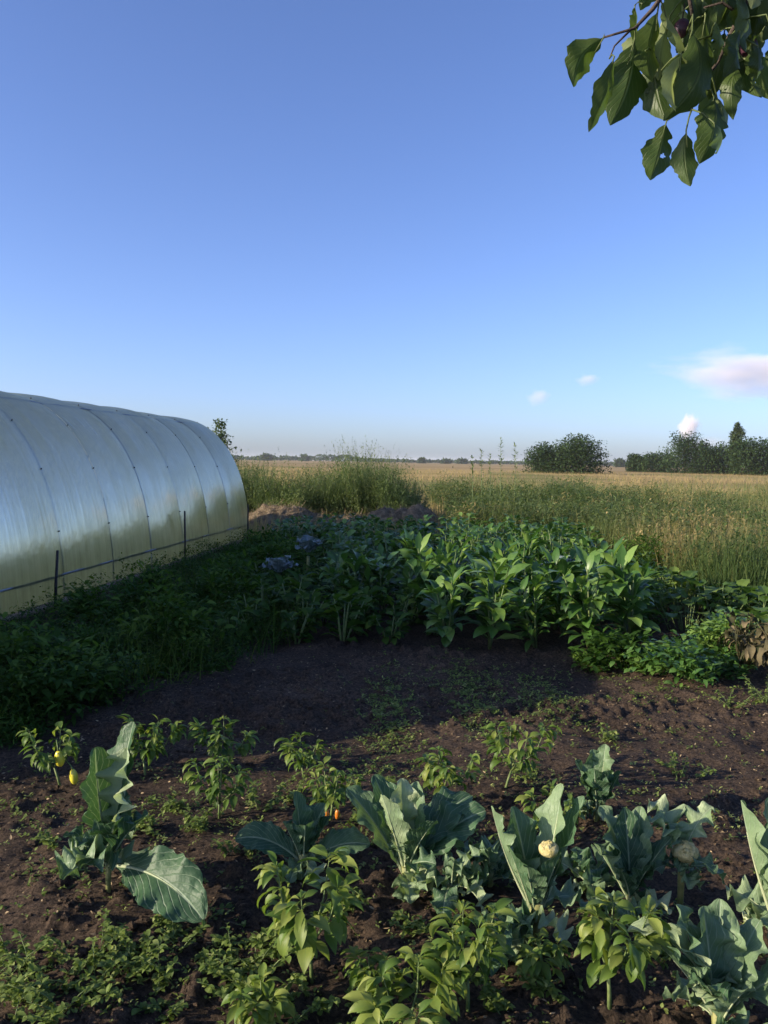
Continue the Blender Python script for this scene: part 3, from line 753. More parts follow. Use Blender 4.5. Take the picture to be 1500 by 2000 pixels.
# ---- pepper plants
PEP = [  # base px, base py, top py, spread, density, fruits, leaf scale, label
    (120, 1545, 1418, 1.1, .8, [(0.03, .17, .022, .040, 'yellow'), (0.085, .075, .020, .038, 'yellow')], 1.0, 'pepper plant with two yellow peppers, leftmost in the back row'),
    (285, 1535, 1428, 1.2, 1.2, [], 1.0, 'bushy pepper plant hidden partly behind the tall leftmost cauliflower'),
    (430, 1512, 1425, 1.5, 1.3, [], 1.0, 'dense low pepper plant third from the left in the back row'),
    (428, 1625, 1505, .95, .8, [], .95, 'small pepper plant on a bare forked stem in front of the back row'),
    (595, 1530, 1452, 1.5, 1.0, [], .95, 'low wide pepper plant in the back row above the small flat cauliflower'),
    (645, 1632, 1530, .9, .6, [(-0.02, .045, .014, .030, 'orange'), (0.028, .058, .011, .022, 'orange')], .9, 'sparse pepper plant with two small orange peppers near the centre'),
    (862, 1598, 1478, 1.1, 1.0, [(0.0, .115, .018, .042, 'yellow')], .95, 'pepper plant with one long yellow pepper behind the central cauliflower'),
    (985, 1560, 1432, 1.1, 1.0, [], 1.1, 'dense drooping pepper plant rightmost in the back row'),
    (1060, 1648, 1548, 1.0, .8, [], .9, 'yellowish small pepper plant before the farthest back right cauliflower'),
    (610, 1925, 1700, .85, 1.1, [], 1.3, 'tall pepper plant with long drooping leaves before the small flat cauliflower'),
    (915, 1990, 1785, .85, 1.1, [], 1.05, 'tall pepper plant with rounded leaves below the curled cauliflower'),
    (1192, 1990, 1768, .65, 1.3, [], 1.15, 'tall bright green pepper plant left of the bottom right cauliflower'),
    (1078, 1925, 1835, 1.0, .7, [], .85, 'small pepper plant between the rounded leaf pepper plant and the tall bright green one'),
    (725, 1950, 1870, 1.0, .7, [], .85, 'small pepper plant right of the tall long leaved pepper plant'),
    (520, 2010, 1935, 1.2, .8, [], .9, 'small pepper plant at the bottom edge left of the tall long leaved one'),
    (780, 2040, 1885, 1.5, 1.3, [], 1.15, 'bushy pepper plant cut off by the bottom edge in the middle'),
]
for i, (bx, by, ty, spr, den, fr, ls, lb) in enumerate(PEP):
    g = G(bx, by)
    pepper_plant('pepper_plant', (g.x, g.y), hgt((bx, by), ty), 40 + i, lb, 'pepper plants in the near bed', spr, den, fr, ls, tintb=0.12 if by > 1900 else 0)

# ---- small leafy weeds that can be told apart
WEE = [(330, 1600, 45, 'small pale weed with rounded leaves beside the bare stemmed pepper plant'), (420, 1900, 95, 'broad clump of pale green weeds at the lower left'),
       (180, 1935, 70, 'loose clump of dull green weeds near the bottom left corner'), (545, 1985, 75, 'little bright nettle like weed at the bottom edge, left of the other one'),
       (612, 1995, 70, 'little bright nettle like weed at the bottom edge, right of the other one'), (970, 1998, 60, 'yellow green seedling beside the rounded leaf pepper plant'),
       (60, 1960, 90, 'dark leafy weed in the bottom left corner'), (1430, 1400, 60, 'scraggly weed at the right end of the bare soil'), (1490, 1385, 70, 'bright weed tuft at the right edge of the bare soil'),
       (250, 1915, 60, 'pale weed with crossing stems right of the dull green clump near the bottom left'), (300, 1975, 55, 'low weed at the bottom edge below the broad pale clump'), (470, 1945, 70, 'yellow green weed between the broad pale clump and the tall pepper plant'),
       (520, 1875, 50, 'thin weed left of the tall long leaved pepper plant'), (700, 1975, 60, 'leafy weed at the bottom, left of the bushy cut off pepper plant'), (860, 1905, 50, 'small weed left of the rounded leaf pepper plant'), (1060, 1965, 55, 'weed at the bottom between two tall pepper plants'),
       (1100, 1705, 60, 'weed between the yellow headed cauliflower and the tall dark leaved one'), (960, 1700, 60, 'weed left of the yellow headed cauliflower'), (550, 1580, 60, 'weed right of the bare stemmed pepper plant'), (500, 1605, 60, 'bushy weed between two pepper plants above the small flat cauliflower'),
       (380, 1660, 50, 'low weed on the soil below the bare stemmed pepper plant'), (290, 1650, 45, 'small weed right of the tall leftmost cauliflower'), (700, 1640, 55, 'weed tuft just left of the sunlit central cauliflower'), (480, 1700, 40, 'tiny weed above the flat left leaf of the small cauliflower'),
       (690, 1800, 50, 'weed right of the tall long leaved pepper plant'), (800, 1830, 55, 'weed in front of the sunlit central cauliflower'), (1020, 1530, 40, 'tiny weed right of the dense drooping pepper plant'), (1270, 1870, 50, 'weed right of the tall bright green pepper plant'),
       (340, 1850, 60, 'pale weed above the broad clump at the lower left'), (130, 1700, 45, 'weed on the mounded soil left of the tall cauliflower'), (1180, 1460, 40, 'tiny weed behind the farthest back right cauliflower'), (1330, 1520, 45, 'little weed on bare soil at the right'),
       (640, 1580, 50, 'thin weed under the low wide pepper plant'), (745, 1560, 55, 'weed clump left of the central cauliflower top'), (215, 1860, 40, 'thin upright weed in the mounded soil on the left')]
for i, (bx, by, hp, lb) in enumerate(WEE):
    g = G(bx, by); rng = np.random.RandomState(700 + i)
    h = hp / FPX * g.y * 1.0
    wide = 2.6 if i in (1, 2, 6) else 1.0
    root = empty('weed', (g.x, g.y, sh(g.x, g.y) - .005), lb, 'weed', 'weeds in the near bed')
    sm = MB(); lm = MB()
    ns = int(3.2 * wide * wide) + 2
    for s in range(ns):
        bx0 = Vector((*(rng.uniform(-.05, .05, 2) * wide * 1.2), 0)); a = rng.rand() * 6.28
        tip = bx0 + Vector((math.cos(a) * h * .75, math.sin(a) * h * .75, h * rng.uniform(.35, .75)))
        tube(sm, [bx0, bx0.lerp(tip, .5) + Vector((0, 0, h * .08)), tip], [.002, .0015, .0008], 4)
        n = 26
        t = rng.uniform(.1, 1, n)
        P = np.array(bx0)[None] + (np.array(tip - bx0))[None] * t[:, None]
        leaves(lm, P, rng.rand(n) * 6.28, rng.uniform(-.1, .9, n), rng.uniform(.3, 1.4, n), rng.uniform(.016, .034, n), rng.uniform(.009, .019, n), fold=.25, roll=rng.uniform(-.5, .5, n), nv=4, nu=2, pet=.15, rng=rng, tint=np.clip(rng.normal(.55, .2, n), 0, 1))
    sm.build('stem', M['stem'], root); lm.build('foliage', M['weed'], root)

# ---- ground cover on the soil : seedlings, tiny weeds, debris, clods
rng = np.random.RandomState(77)
mb = MB()
def cover(mb, n, cx, cy, sx, sy, smin, smax, t0, k=6, rng=rng):
    x = rng.normal(cx, sx, n); y = rng.normal(cy, sy, n)
    ok = (y > 1.4) & (y < 7.2) & (x > -4) & (x < 5.2); x, y = x[ok], y[ok]; n = len(x)
    if n == 0: return
    s = rng.uniform(smin, smax, n)
    z = soil_h(x, y)
    P = np.repeat(np.stack([x, y, z], 1), k, 0); S = np.repeat(s, k)
    P[:, 2] += S * rng.uniform(0, .7, n * k); P[:, :2] += rng.normal(0, 1, (n * k, 2)) * S[:, None] * .35
    leaves(mb, P, rng.rand(n * k) * 6.28, rng.uniform(0, 1.1, n * k), rng.uniform(.2, 1.3, n * k), S * rng.uniform(.5, 1, n * k), S * rng.uniform(.25, .5, n * k), fold=.2, nv=3, nu=2, rng=rng,
           tint=np.clip(np.repeat(rng.normal(t0, .15, n), k) + rng.normal(0, .08, n * k), 0, 1))
for (px, py, w, d, n) in [(760, 1400, .09, .40, 380), (915, 1370, .10, .50, 420), (1055, 1385, .14, .34, 300), (940, 1330, .5, .2, 120), (1270, 1372, .16, .2, 45), (1180, 1330, .2, .2, 30), (940, 1450, .12, .12, 30),
                          (770, 1462, .12, .1, 40), (1400, 1370, .4, .25, 60), (1370, 1470, .4, .2, 40), (700, 1510, .25, .12, 60), (350, 1640, .35, .15, 70), (700, 1640, .3, .15, 70),
                          (40, 1600, .12, .08, 16), (100, 1750, .1, .06, 25), (430, 1880, .10, .08, 50), (180, 1920, .12, .06, 25), (60, 1960, .12, .06, 20), (900, 1600, .3, .1, 30), (1100, 1900, .2, .1, 15)]:
    g = G(px, py); cover(mb, n, g.x, g.y, w, d, .012, .034, .5)
cover(mb, 500, .8, 4.8, 1.8, 1.1, .008, .022, .5, 4)
cover(mb, 900, .1, 3.6, 1.4, .40, .010, .030, .65, 5)
cover(mb, 700, .1, 2.5, 1.3, .4, .008, .026, .65, 5)
cover(mb, 260, -.2, 3.2, 1.4, .7, .008, .025, .55, 4)
tag(mb.build('seedling_cover', M['weed']), 'scattered seedlings and tiny weeds growing over the dark soil', 'ground cover', kind='stuff')
mb = MB(); n = 5200
x = rng.uniform(-2.6, 3.6, n); y = rng.uniform(1.7, 6.4, n)
leaves(mb, np.stack([x, y, soil_h(x, y) + .004], 1), rng.rand(n) * 6.28, rng.uniform(-.1, .4, n), rng.uniform(-.6, .9, n), rng.uniform(.006, .028, n), rng.uniform(.003, .010, n), fold=.3, roll=rng.uniform(-1, 1, n), nv=3, nu=2, rng=rng)
tag(mb.build('leaf_litter', M['hay']), 'bits of dry leaf and straw littering the dark soil', 'leaf litter', kind='stuff')
mb = MB()
for i in range(6500):
    y0 = 1.6 + 3.6 * rng.rand() ** 1.3; x0 = rng.uniform(-1.0, 1.0) * (0.55 * y0 + .2)
    c = fbm(np.array([x0]), np.array([y0]), .7, 2, 33)[0]
    if rng.rand() > np.clip((c - .35) * 3, .15, 1): continue
    r = rng.uniform(.003, .010) * (1.7 if rng.rand() < .12 else 1)
    blob(mb, (x0, y0, sh(x0, y0) + r * .3), r, 4, 6, .5, rng, squash=(1.2, 1, .8))
tag(mb.build('soil_clods', M['soil'], smooth=False), 'loose crumbs and clods of dark earth', 'soil clods', kind='stuff')

# ---- left grass bank in the shade of the greenhouse
def grass(mb, x, y, z, hmin, hmax, wmin, wmax, tint, rng, nv=3, lean=.35, droop=1.0):
    n = len(x)
    leaves(mb, np.stack([x, y, z], 1), rng.rand(n) * 6.28, R(90) - np.abs(rng.normal(0, lean, n)), rng.uniform(.1, droop, n), rng.uniform(hmin, hmax, n), rng.uniform(wmin, wmax, n), fold=.2, nv=nv, nu=1, prof='blade', rng=rng, tint=tint)
def bank_edge(y):                               # right edge of the grass bank, by distance
    return np.interp(y, [3.0, 4.4, 5.2, 6.3, 7.0, 14], [-2.9, -2.25, -1.75, -1.1, -.9, -1.4])
def wall_x(y): return A0.x + (y - A0.y) * gx.x / gx.y
mb = MB(); n = 26000
y = rng.uniform(3.2, 14, n) ; x = wall_x(y) + .1 + rng.rand(n) * (bank_edge(y) - wall_x(y) + rng.normal(0, .1, n))
ok = fbm(x, y, .5, 3, 8) > rng.uniform(.25, .6, n); x, y = x[ok], y[ok]
k = fbm(x, y, .6, 2, 14)
dw_ = np.clip((x - wall_x(y)) / 1.1, .25, 1)
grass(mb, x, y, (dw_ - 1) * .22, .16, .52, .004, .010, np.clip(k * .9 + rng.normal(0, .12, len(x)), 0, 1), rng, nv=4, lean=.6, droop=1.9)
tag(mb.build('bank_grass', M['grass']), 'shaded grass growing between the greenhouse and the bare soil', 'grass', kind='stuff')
mb = MB(); n = 9000
y = rng.uniform(3.4, 14, n); x = wall_x(y) + .15 + rng.rand(n) * (bank_edge(y) + .1 - wall_x(y))
ok = fbm(x, y, .45, 3, 88) > .47; x, y = x[ok], y[ok]; n = len(x); k = 7
P = np.repeat(np.stack([x, y, np.zeros(n) + rng.uniform(.0, .32, n) * fbm(x, y, .6, 2, 4) * 1.6], 1), k, 0); P += rng.normal(0, .03, P.shape)
leaves(mb, P, rng.rand(n * k) * 6.28, rng.uniform(-.2, 1, n * k), rng.uniform(.3, 1.6, n * k), rng.uniform(.025, .06, n * k), rng.uniform(.012, .026, n * k), fold=.2, nv=3, nu=2, rng=rng)
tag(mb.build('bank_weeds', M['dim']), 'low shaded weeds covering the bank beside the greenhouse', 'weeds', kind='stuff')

def bush_mesh(rng, w, h, n, ls, lw, nclump=14, prof='ovate', zmin=.05):
    lm = MB()
    C = rng.normal(0, 1, (nclump, 3)); C /= np.linalg.norm(C, axis=1)[:, None]
    C = C * (rng.uniform(.25, .8, nclump) ** .7)[:, None]; C[:, 2] = np.abs(C[:, 2]) * 1.0
    C = C * np.array([w / 2, w / 2, h * .8]) + np.array([0, 0, h * .12])
    idx = rng.randint(0, nclump, n)
    P = C[idx] + rng.normal(0, 1, (n, 3)) * np.array([w, w, h]) * .10
    P[:, 2] = np.clip(P[:, 2], zmin, h)
    tn = np.clip(rng.rand(nclump)[idx] * .6 + rng.rand(n) * .4, 0, 1)
    leaves(lm, P, np.arctan2(P[:, 1], P[:, 0]) + rng.normal(0, 1.2, n), rng.uniform(-.2, 1.1, n), rng.uniform(.2, 1.5, n), rng.uniform(.6, 1.2, n) * ls, rng.uniform(.6, 1.1, n) * lw, fold=.2, roll=rng.uniform(-.6, .6, n), nv=3, nu=2, prof=prof, rng=rng, tint=tn)
    return lm, C
def bush(name, loc, w, h, n, ls, lw, mat, label, cat, group=None, seed=1, nclump=14, r=.006, prof='ovate'):
    rng = np.random.RandomState(seed)
    root = empty(name, loc, label, cat, group)
    lm, C = bush_mesh(rng, w, h, n, ls, lw, nclump, prof)
    sm = MB()
    for c in C:
        tube(sm, [(0, 0, -.02), (c[0] * .35, c[1] * .35, c[2] * .5), tuple(c)], [r, r * .8, r * .3], 5)
    sm.build('stem', M['stem' if h < 1.5 else 'bark'], root)
    lm.build('foliage', M[mat], root)
    return root
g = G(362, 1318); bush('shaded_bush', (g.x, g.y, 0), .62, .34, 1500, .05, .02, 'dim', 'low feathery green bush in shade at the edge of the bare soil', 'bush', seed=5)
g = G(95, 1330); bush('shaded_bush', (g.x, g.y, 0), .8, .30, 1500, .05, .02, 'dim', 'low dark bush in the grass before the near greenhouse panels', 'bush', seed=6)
rb_ = np.random.RandomState(612)
bb = [bush('bank_weed', (-3, 8, 0), .55, .42, 900, .07, .03, 'dim', 'x', 'weed', None, 620 + k, 12) for k in range(3)]
for i in range(24):
    y_ = float(rb_.uniform(4.6, 12.5)); x_ = float(wall_x(y_) + .95 + rb_.rand() * max(bank_edge(y_) - wall_x(y_) - 1.0, .1))
    o = bb[i] if i < 3 else copy_tree(bb[i % 3])
    o.location = (x_, y_, 0); o.rotation_euler = (0, 0, rb_.rand() * 6.28); k = rb_.uniform(.7, 1.4); o.scale = (k, k, k * rb_.uniform(.8, 1.3))
    tag(o, 'leafy weed rising from the shaded grass beside the greenhouse', 'weed', 'leafy weeds in the shaded grass bank')
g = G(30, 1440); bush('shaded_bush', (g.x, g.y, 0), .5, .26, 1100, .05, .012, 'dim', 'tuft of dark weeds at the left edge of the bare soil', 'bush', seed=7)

# ---- the dense vegetable bed beyond the bare soil
def veg_proto(seed, h, mat, ls=.17, n=52, lw=.44, up=.9, name='vegetable_plant'):
    rng = np.random.RandomState(seed)
    root = empty(name, (0, 0, 0)); sm = MB(); lm = MB()
    P, AZ = [], []
    for s in range(4):
        a = s * 1.57 + rng.uniform(-.5, .5); o = rng.uniform(.05, .16)
        tip = Vector((math.cos(a) * o, math.sin(a) * o, h * rng.uniform(.65, .85)))
        tube(sm, [(0, 0, -.02), tip * .5 + Vector((0, 0, .02)), tip], [.011, .008, .004], 5)
        for i in range(n // 4):
            t = rng.uniform(.08, 1) ** .8
            P.append(tuple(tip * t)); AZ.append(a + rng.uniform(-1.7, 1.7))
    n = len(P)
    leaves(lm, P, AZ, rng.uniform(.15, 1.25, n) * up, rng.uniform(.5, 1.7, n), rng.uniform(.75, 1.25, n) * ls, rng.uniform(.8, 1.2, n) * ls * lw, fold=rng.uniform(.05, .35, n), roll=rng.uniform(-.4, .4, n), nv=7, nu=4, pet=.22, prof='ovate', ruf=.12, rufn=2.2, rng=rng,
           tint=np.clip(rng.normal(.45, .28, n), 0, 1))
    sm.build('stem', M['stem'], root); lm.build('foliage', M[mat], root)
    return root
LB_S = 'broad leaved green vegetable plant standing in the sunlit middle of the dense bed'
LB_F = 'broad leaved vegetable plant in the front row of the dense bed above the bare soil'
LB_D = 'low dark vegetable plant in the shaded left part of the dense bed near the greenhouse'
LB_B = 'leafy vegetable plant at the back of the dense bed before the mound and meadow'
protos = {'s': [veg_proto(100 + i, .68 + .05 * i, 'broad', ls=.185 + .016 * i, up=1.2, n=68, lw=[.40, .33, .46, .36][i]) for i in range(4)],
          'd': [veg_proto(120 + i, .42 + .06 * i, 'dim', ls=.15, n=44, lw=.5) for i in range(3)],
          'b': [veg_proto(140 + i, .78 + .06 * i, 'broad', ls=.16, n=56, lw=.46) for i in range(3)]}
used = set()
rng = np.random.RandomState(500)
yy = 6.75; row = 0
count = 0
while yy < 14.6:
    x0 = bank_edge(np.array([yy]))[0] - .35; x1 = 2.35 + (yy - 6.7) * .16
    xx = x0 + rng.uniform(0, .2)
    while xx < x1:
        px = xx + rng.uniform(-.1, .1); py = yy + rng.uniform(-.12, .12)
        lf = (xx - x0) / (x1 - x0)
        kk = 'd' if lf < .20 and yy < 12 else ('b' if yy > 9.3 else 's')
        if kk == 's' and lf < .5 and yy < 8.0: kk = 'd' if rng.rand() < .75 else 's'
        p = protos[kk][rng.randint(len(protos[kk]))]
        if p.name in used: o = copy_tree(p)
        else: o = p; used.add(p.name)
        o.location = (px, py, 0.0)
        o.rotation_euler = (rng.uniform(-.22, .22), rng.uniform(-.22, .22), rng.rand() * 6.28)
        s = rng.uniform(.82, 1.15); o.scale = (s, s, s * rng.uniform(.9, 1.1) * float(np.interp(yy, [9, 11, 14.6], [1, 1.0, .84])))
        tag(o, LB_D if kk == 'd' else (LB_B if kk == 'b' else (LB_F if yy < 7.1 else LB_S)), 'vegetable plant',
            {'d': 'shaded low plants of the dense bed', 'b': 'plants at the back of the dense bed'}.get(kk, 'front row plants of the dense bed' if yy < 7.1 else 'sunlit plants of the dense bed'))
        count += 1
        xx += rng.uniform(.34, .48)
    yy += .42 if yy < 9 else .5; row += 1
fr = sorted([o for o in col.objects if o.get('label') == LB_F], key=lambda o: o.location.x)
ORD = ['leftmost', 'second from the left', 'third from the left', 'fourth from the left', 'fifth from the left', 'sixth from the left', 'seventh from the left', 'eighth from the left']
for i, o in enumerate(fr[:8]): o['label'] = 'broad leaved plant in the front row of the dense bed, ' + ORD[i]
for k in protos:
    for p in protos[k]:
        if p.name not in used:
            for c in CHILD[p.name]: bpy.data.objects.remove(c)
            bpy.data.objects.remove(p)
# bluish cabbages showing among them
for i, (px, py, Y, lb) in enumerate([(602, 1062, 9.6, 'bluish cabbage plant in the dense bed, left of the sunlit leaves'), (1088, 1100, 8.6, 'pale bluish cabbage plant in the right part of the dense bed'), (545, 1100, 9.0, 'dark bluish cabbage plant nearest the greenhouse')]):
    p = D(px, py, Y); rngc = np.random.RandomState(900 + i)
    root = empty('cabbage_plant', (p.x, p.y, 0), lb, 'cabbage', 'bluish cabbages of the dense bed')
    sm = MB(); tube(sm, [(0, 0, 0), (0, 0, p.z - .15)], [.016, .02], 7); sm.build('stalk', M['stalk'], root)
    for j in range(9):
        a = j * 2.4
        cole_leaf(root, a, R(rngc.uniform(30, 75)), rngc.uniform(.2, .9), .22, .17, rngc, tint=rngc.uniform(.3, .8), base=(math.cos(a) * .02, math.sin(a) * .02, max(p.z - .10, .1)), mat='cabb')

# ---- right part: squash patch, currant bush, withered plants
def squash_proto(seed, n=22):
    rng = np.random.RandomState(seed); root = empty('squash_plant', (0, 0, 0)); sm = MB(); lm = MB()
    for i in range(n):
        a = rng.rand() * 6.28; rr = rng.uniform(.03, .42); b = Vector((math.cos(a) * rr * .5, math.sin(a) * rr * .5, 0)); t = Vector((math.cos(a) * rr, math.sin(a) * rr, rng.uniform(.16, .42)))
        tube(sm, [b, b.lerp(t, .5) + Vector((0, 0, .03)), t], [.006, .005, .004], 5)
        leaves(lm, [tuple(t)], a + rng.uniform(-.8, .8), rng.uniform(-.1, .7), rng.uniform(.3, 1.2), rng.uniform(.13, .20), rng.uniform(.12, .18), fold=rng.uniform(.1, .35), nv=8, nu=6, prof='heart', ruf=.14, rufn=3, edge=.18, rng=rng)
    sm.build('stem', M['stem'], root); lm.build('foliage', M['squash'], root); return root
sp = [squash_proto(200 + i) for i in range(3)]
rng = np.random.RandomState(61)
spots = [(rng.uniform(2.75, 5.6), rng.uniform(7.2, 9.6)) for _ in range(28)] + [(rng.uniform(3.1, 4.4), rng.uniform(6.5, 7.3)) for _ in range(6)]
for i, (x, y) in enumerate(spots):
    o = sp[i] if i < 3 else copy_tree(sp[i % 3])
    x = max(x, 2.75 + (y - 7.2) * .25)
    o.location = (x, y, 0); o.rotation_euler = (0, 0, rng.rand() * 6.28); s = rng.uniform(.75, 1.1); o.scale = (s, s, s)
    tag(o, 'bright green squash plant in the sunlit patch at the right edge', 'squash plant', 'squash plants at the right edge')
g = G(1262, 1215); bush('currant_bush', (g.x, g.y, 0), .75, .78, 2600, .045, .035, 'squash', 'small leaved sunlit currant bush right of the dense bed', 'bush', seed=31)
g = G(1340, 1340); bush('leafy_weed_bush', (g.x, g.y, 0), .9, .42, 1500, .075, .045, 'broad', 'low green leafy bush at the right end of the dense bed beside withered leaves', 'bush', seed=32)
g = G(1420, 1300); bush('leafy_weed_bush', (g.x, g.y, 0), .7, .5, 1400, .07, .04, 'broad', 'leafy green bush filling the gap left of the withered plants', 'bush', seed=36)
g = G(1215, 1310); bush('leafy_weed_bush', (g.x, g.y, 0), .6, .38, 1000, .08, .045, 'dim', 'dark leafy bush overhanging the bare soil in front of the currant bush', 'bush', seed=34)
for i, (px, py, w, h, lb) in enumerate([(1450, 1330, .55, .50, 'withered brown vegetable plant with hanging dry leaves near the right edge'), (1520, 1345, .5, .45, 'withered plant with curled tan leaves cut off by the right edge')]):
    g = G(px, py); rngc = np.random.RandomState(81 + i)
    root = empty('withered_plant', (g.x, g.y, 0), lb, 'withered plant', 'withered plants at the right')
    sm = MB(); lm = MB()
    for s in range(16):
        a = rngc.rand() * 6.28; t = Vector((math.cos(a) * w * .4 * rngc.rand() ** .5, math.sin(a) * w * .4, h * rngc.uniform(.6, 1)))
        tube(sm, [(0, 0, 0), t * .6 + Vector((0, 0, .1)), t], [.007, .005, .003], 5)
        n = 5
        leaves(lm, np.array(t)[None] * rngc.uniform(.6, 1, n)[:, None], rngc.rand(n) * 6.28, rngc.uniform(-.3, .6, n), rngc.uniform(1.2, 2.4, n), rngc.uniform(.07, .16, n), rngc.uniform(.025, .065, n), fold=.5, nv=7, nu=4, ruf=.4, rufn=2, rng=rngc, edge=.2)
    sm.build('stem', M['dead'], root); lm.build('foliage', M['dead'], root)

# ---- heap of hay and earth behind the bed, stakes in it
rng = np.random.RandomState(15)
HX0, HX1, HY = D(470, 1010, 17.3).x, D(880, 1010, 17.3).x, 17.3
def heap_h(x, y):
    c = np.interp((x - HX0) / (HX1 - HX0), [0, .1, .3, .45, .6, .75, .84, .92, 1], [.38, .70, .62, .38, .50, .64, .70, .50, .05])
    return c * .92 * np.exp(-((y - HY) / .75) ** 2) * (0.6 + .8 * fbm(x, y, .4, 4, 6)) + (fbm(x, y, .16, 3, 7) - .5) * .14 - .03
ho = grid_mesh('compost_heap', np.arange(HX0 - .1, HX1 + .3, .04), np.arange(HY - 1.6, HY + 1.5, .05), heap_h, M['heap'], label='long low heap of dry hay and earth behind the vegetable bed', cat='heap')
mb = MB(); n = 7000
x = rng.uniform(HX0, HX1, n); y = rng.normal(HY, .6, n)
leaves(mb, np.stack([x, y, heap_h(x, y) + .01], 1), rng.rand(n) * 6.28, rng.uniform(-.5, .6, n), rng.uniform(-.8, .9, n), rng.uniform(.08, .3, n), rng.uniform(.005, .012, n), nv=3, nu=1, prof='blade', rng=rng)
tag(mb.build('straw', M['hay'], ho), kind='stuff')
for i, (px, pt, pb_, lean) in enumerate([(556, 1020, 1060, -.08), (632, 1005, 1045, .04)]):
    p = D(px, pt, 15.5)
    mb = MB(); tube(mb, [(lean, 0, -.1), (lean * .5, 0, p.z * .5), (0, 0, p.z)], [.035, .03, .026], 6)
    tag(mb.build('wooden_stake', M['wood'], loc=(p.x, p.y, 0)), ['leaning brown wooden stake in front of the heap, the left one', 'upright brown wooden stake in front of the heap, the right one'][i], 'stake', 'wooden stakes before the heap')

# ---- tall weeds behind the heap (left) as one mass
rng = np.random.RandomState(25)
def weedmass(name, n, xf, yf, hf, mat, label, cat, rng, leafn=9, ls=(.05, .12), lw=(.012, .03), tf=None, stemw=(.006, .012)):
    mb = MB()
    x = xf(n); y = yf(n); h = hf(x, y) * rng.uniform(.65, 1.08, n)
    ok = h > .1; x, y, h = x[ok], y[ok], h[ok]; n = len(x)
    t = tf(x, y) if tf is not None else rng.rand(n)
    t = np.clip(t + rng.normal(0, .08, n), 0, 1)
    az = rng.rand(n) * 6.28; el = R(90) - np.abs(rng.normal(0, .26, n)); dr = rng.uniform(0, .35, n)
    P0 = np.stack([x, y, np.zeros(n)], 1)
    leaves(mb, P0, az, el, dr, h, rng.uniform(*stemw, n), nv=4, nu=1, prof='blade', rng=rng, tint=np.clip(t + .1, 0, 1))
    k = leafn
    tt = rng.uniform(.15, 1, (n, k))
    th = el[:, None] - dr[:, None] * tt * .4
    P = np.stack([x[:, None] + np.cos(az)[:, None] * np.cos(th) * h[:, None] * tt, y[:, None] + np.sin(az)[:, None] * np.cos(th) * h[:, None] * tt, h[:, None] * tt * np.sin(th)], -1).reshape(-1, 3)
    m = n * k
    leaves(mb, P, rng.rand(m) * 6.28, rng.uniform(0, 1.3, m), rng.uniform(.2, 1.2, m), rng.uniform(*ls, m) * (1.2 - .6 * tt.ravel()), rng.uniform(*lw, m), fold=.15, nv=2, nu=1, prof='lance', rng=rng, tint=np.clip(np.repeat(t, k) + rng.normal(0, .1, m), 0, 1))
    return tag(mb.build(name, M[mat]), label, cat, kind='stuff')
def hedge_h(x, y):
    px = 750 + x / y * FPX
    top = np.interp(px, [440, 500, 560, 600, 660, 700, 730, 760, 790, 815, 840], [1.45, 1.5, 1.35, 1.5, 1.6, 1.85, 2.0, 1.9, 1.4, .9, .1])
    return top * (.42 + 1.0 * fbm(x, y, .9, 3, 41))
weedmass('tall_weeds', 5200, lambda n: rng.uniform(-6.5, 1.6, n), lambda n: rng.uniform(18.7, 22.5, n), hedge_h, 'hedge', 'bank of tall green weeds behind the heap beyond the greenhouse', 'weeds', rng, leafn=40, ls=(.06, .14), lw=(.008, .022), stemw=(.005, .009))
# meadow on the right, thinning to dry grass
def mead_tint(x, y):
    g_ = fbm(x, y, 2.6, 3, 51)
    return np.clip((g_ - .47) * 2.2 + .26 + (y - 14) * .010, .03, .74)
def mead_edge(y): return np.interp(y, [6.5, 9, 12, 14.5, 15.2, 17, 22], [3.4, 3.5, 3.4, 3.3, 1.2, 1.5, 1.9])
def mxf(n):
    global _my
    _my = 8.6 + (30 - 8.6) * rng.rand(n) ** 1.15
    lo = mead_edge(_my); return lo + rng.rand(n) * (_my * .62 + 2 - lo)
weedmass('meadow_weeds', 9000, mxf, lambda n: _my, lambda x, y: np.clip(.25 + 1.3 * fbm(x, y, 1.7, 3, 61), .3, 1.35) * (.82 + .012 * y), 'meadow', 'tall weedy meadow right of and behind the vegetable bed', 'meadow', rng, leafn=13, tf=mead_tint, ls=(.05, .13), lw=(.014, .034))
mb = MB(); n = 60000
y = 8.3 + 30 * rng.rand(n) ** 1.2; x = mead_edge(y) + rng.rand(n) * (y * .62 + 2 - mead_edge(y))
grass(mb, x, y, np.zeros(n), .35, .95, .006, .013, np.clip(mead_tint(x, y) + rng.normal(.1, .15, n), 0, 1), rng, nv=3, lean=.25, droop=.9)
tag(mb.build('meadow_grass', M['meadow']), 'half dry meadow grass stretching away at the right', 'grass', kind='stuff')
# dry grass of the far field
mb = MB(); n = 90000
y = 15 + 145 * rng.rand(n) ** 1.5; x = (rng.rand(n) * 1.25 - .55) * y * 1.0
ok = (y > 27) | (x < 1.9); x, y = x[ok], y[ok]; n = len(x)
sc = .5 + y / 60
grass(mb, x, y, np.zeros(n), .30, .62, .012, .02, np.clip(.85 + rng.normal(0, .14, n) - .5 * (fbm(x, y * .35, 9, 3, 71) > .56), 0, 1), rng, nv=2, lean=.3, droop=.7)
tag(mb.build('dry_field_grass', M['meadow']), 'tan dry grass of the open field reaching to the horizon', 'grass', kind='stuff')
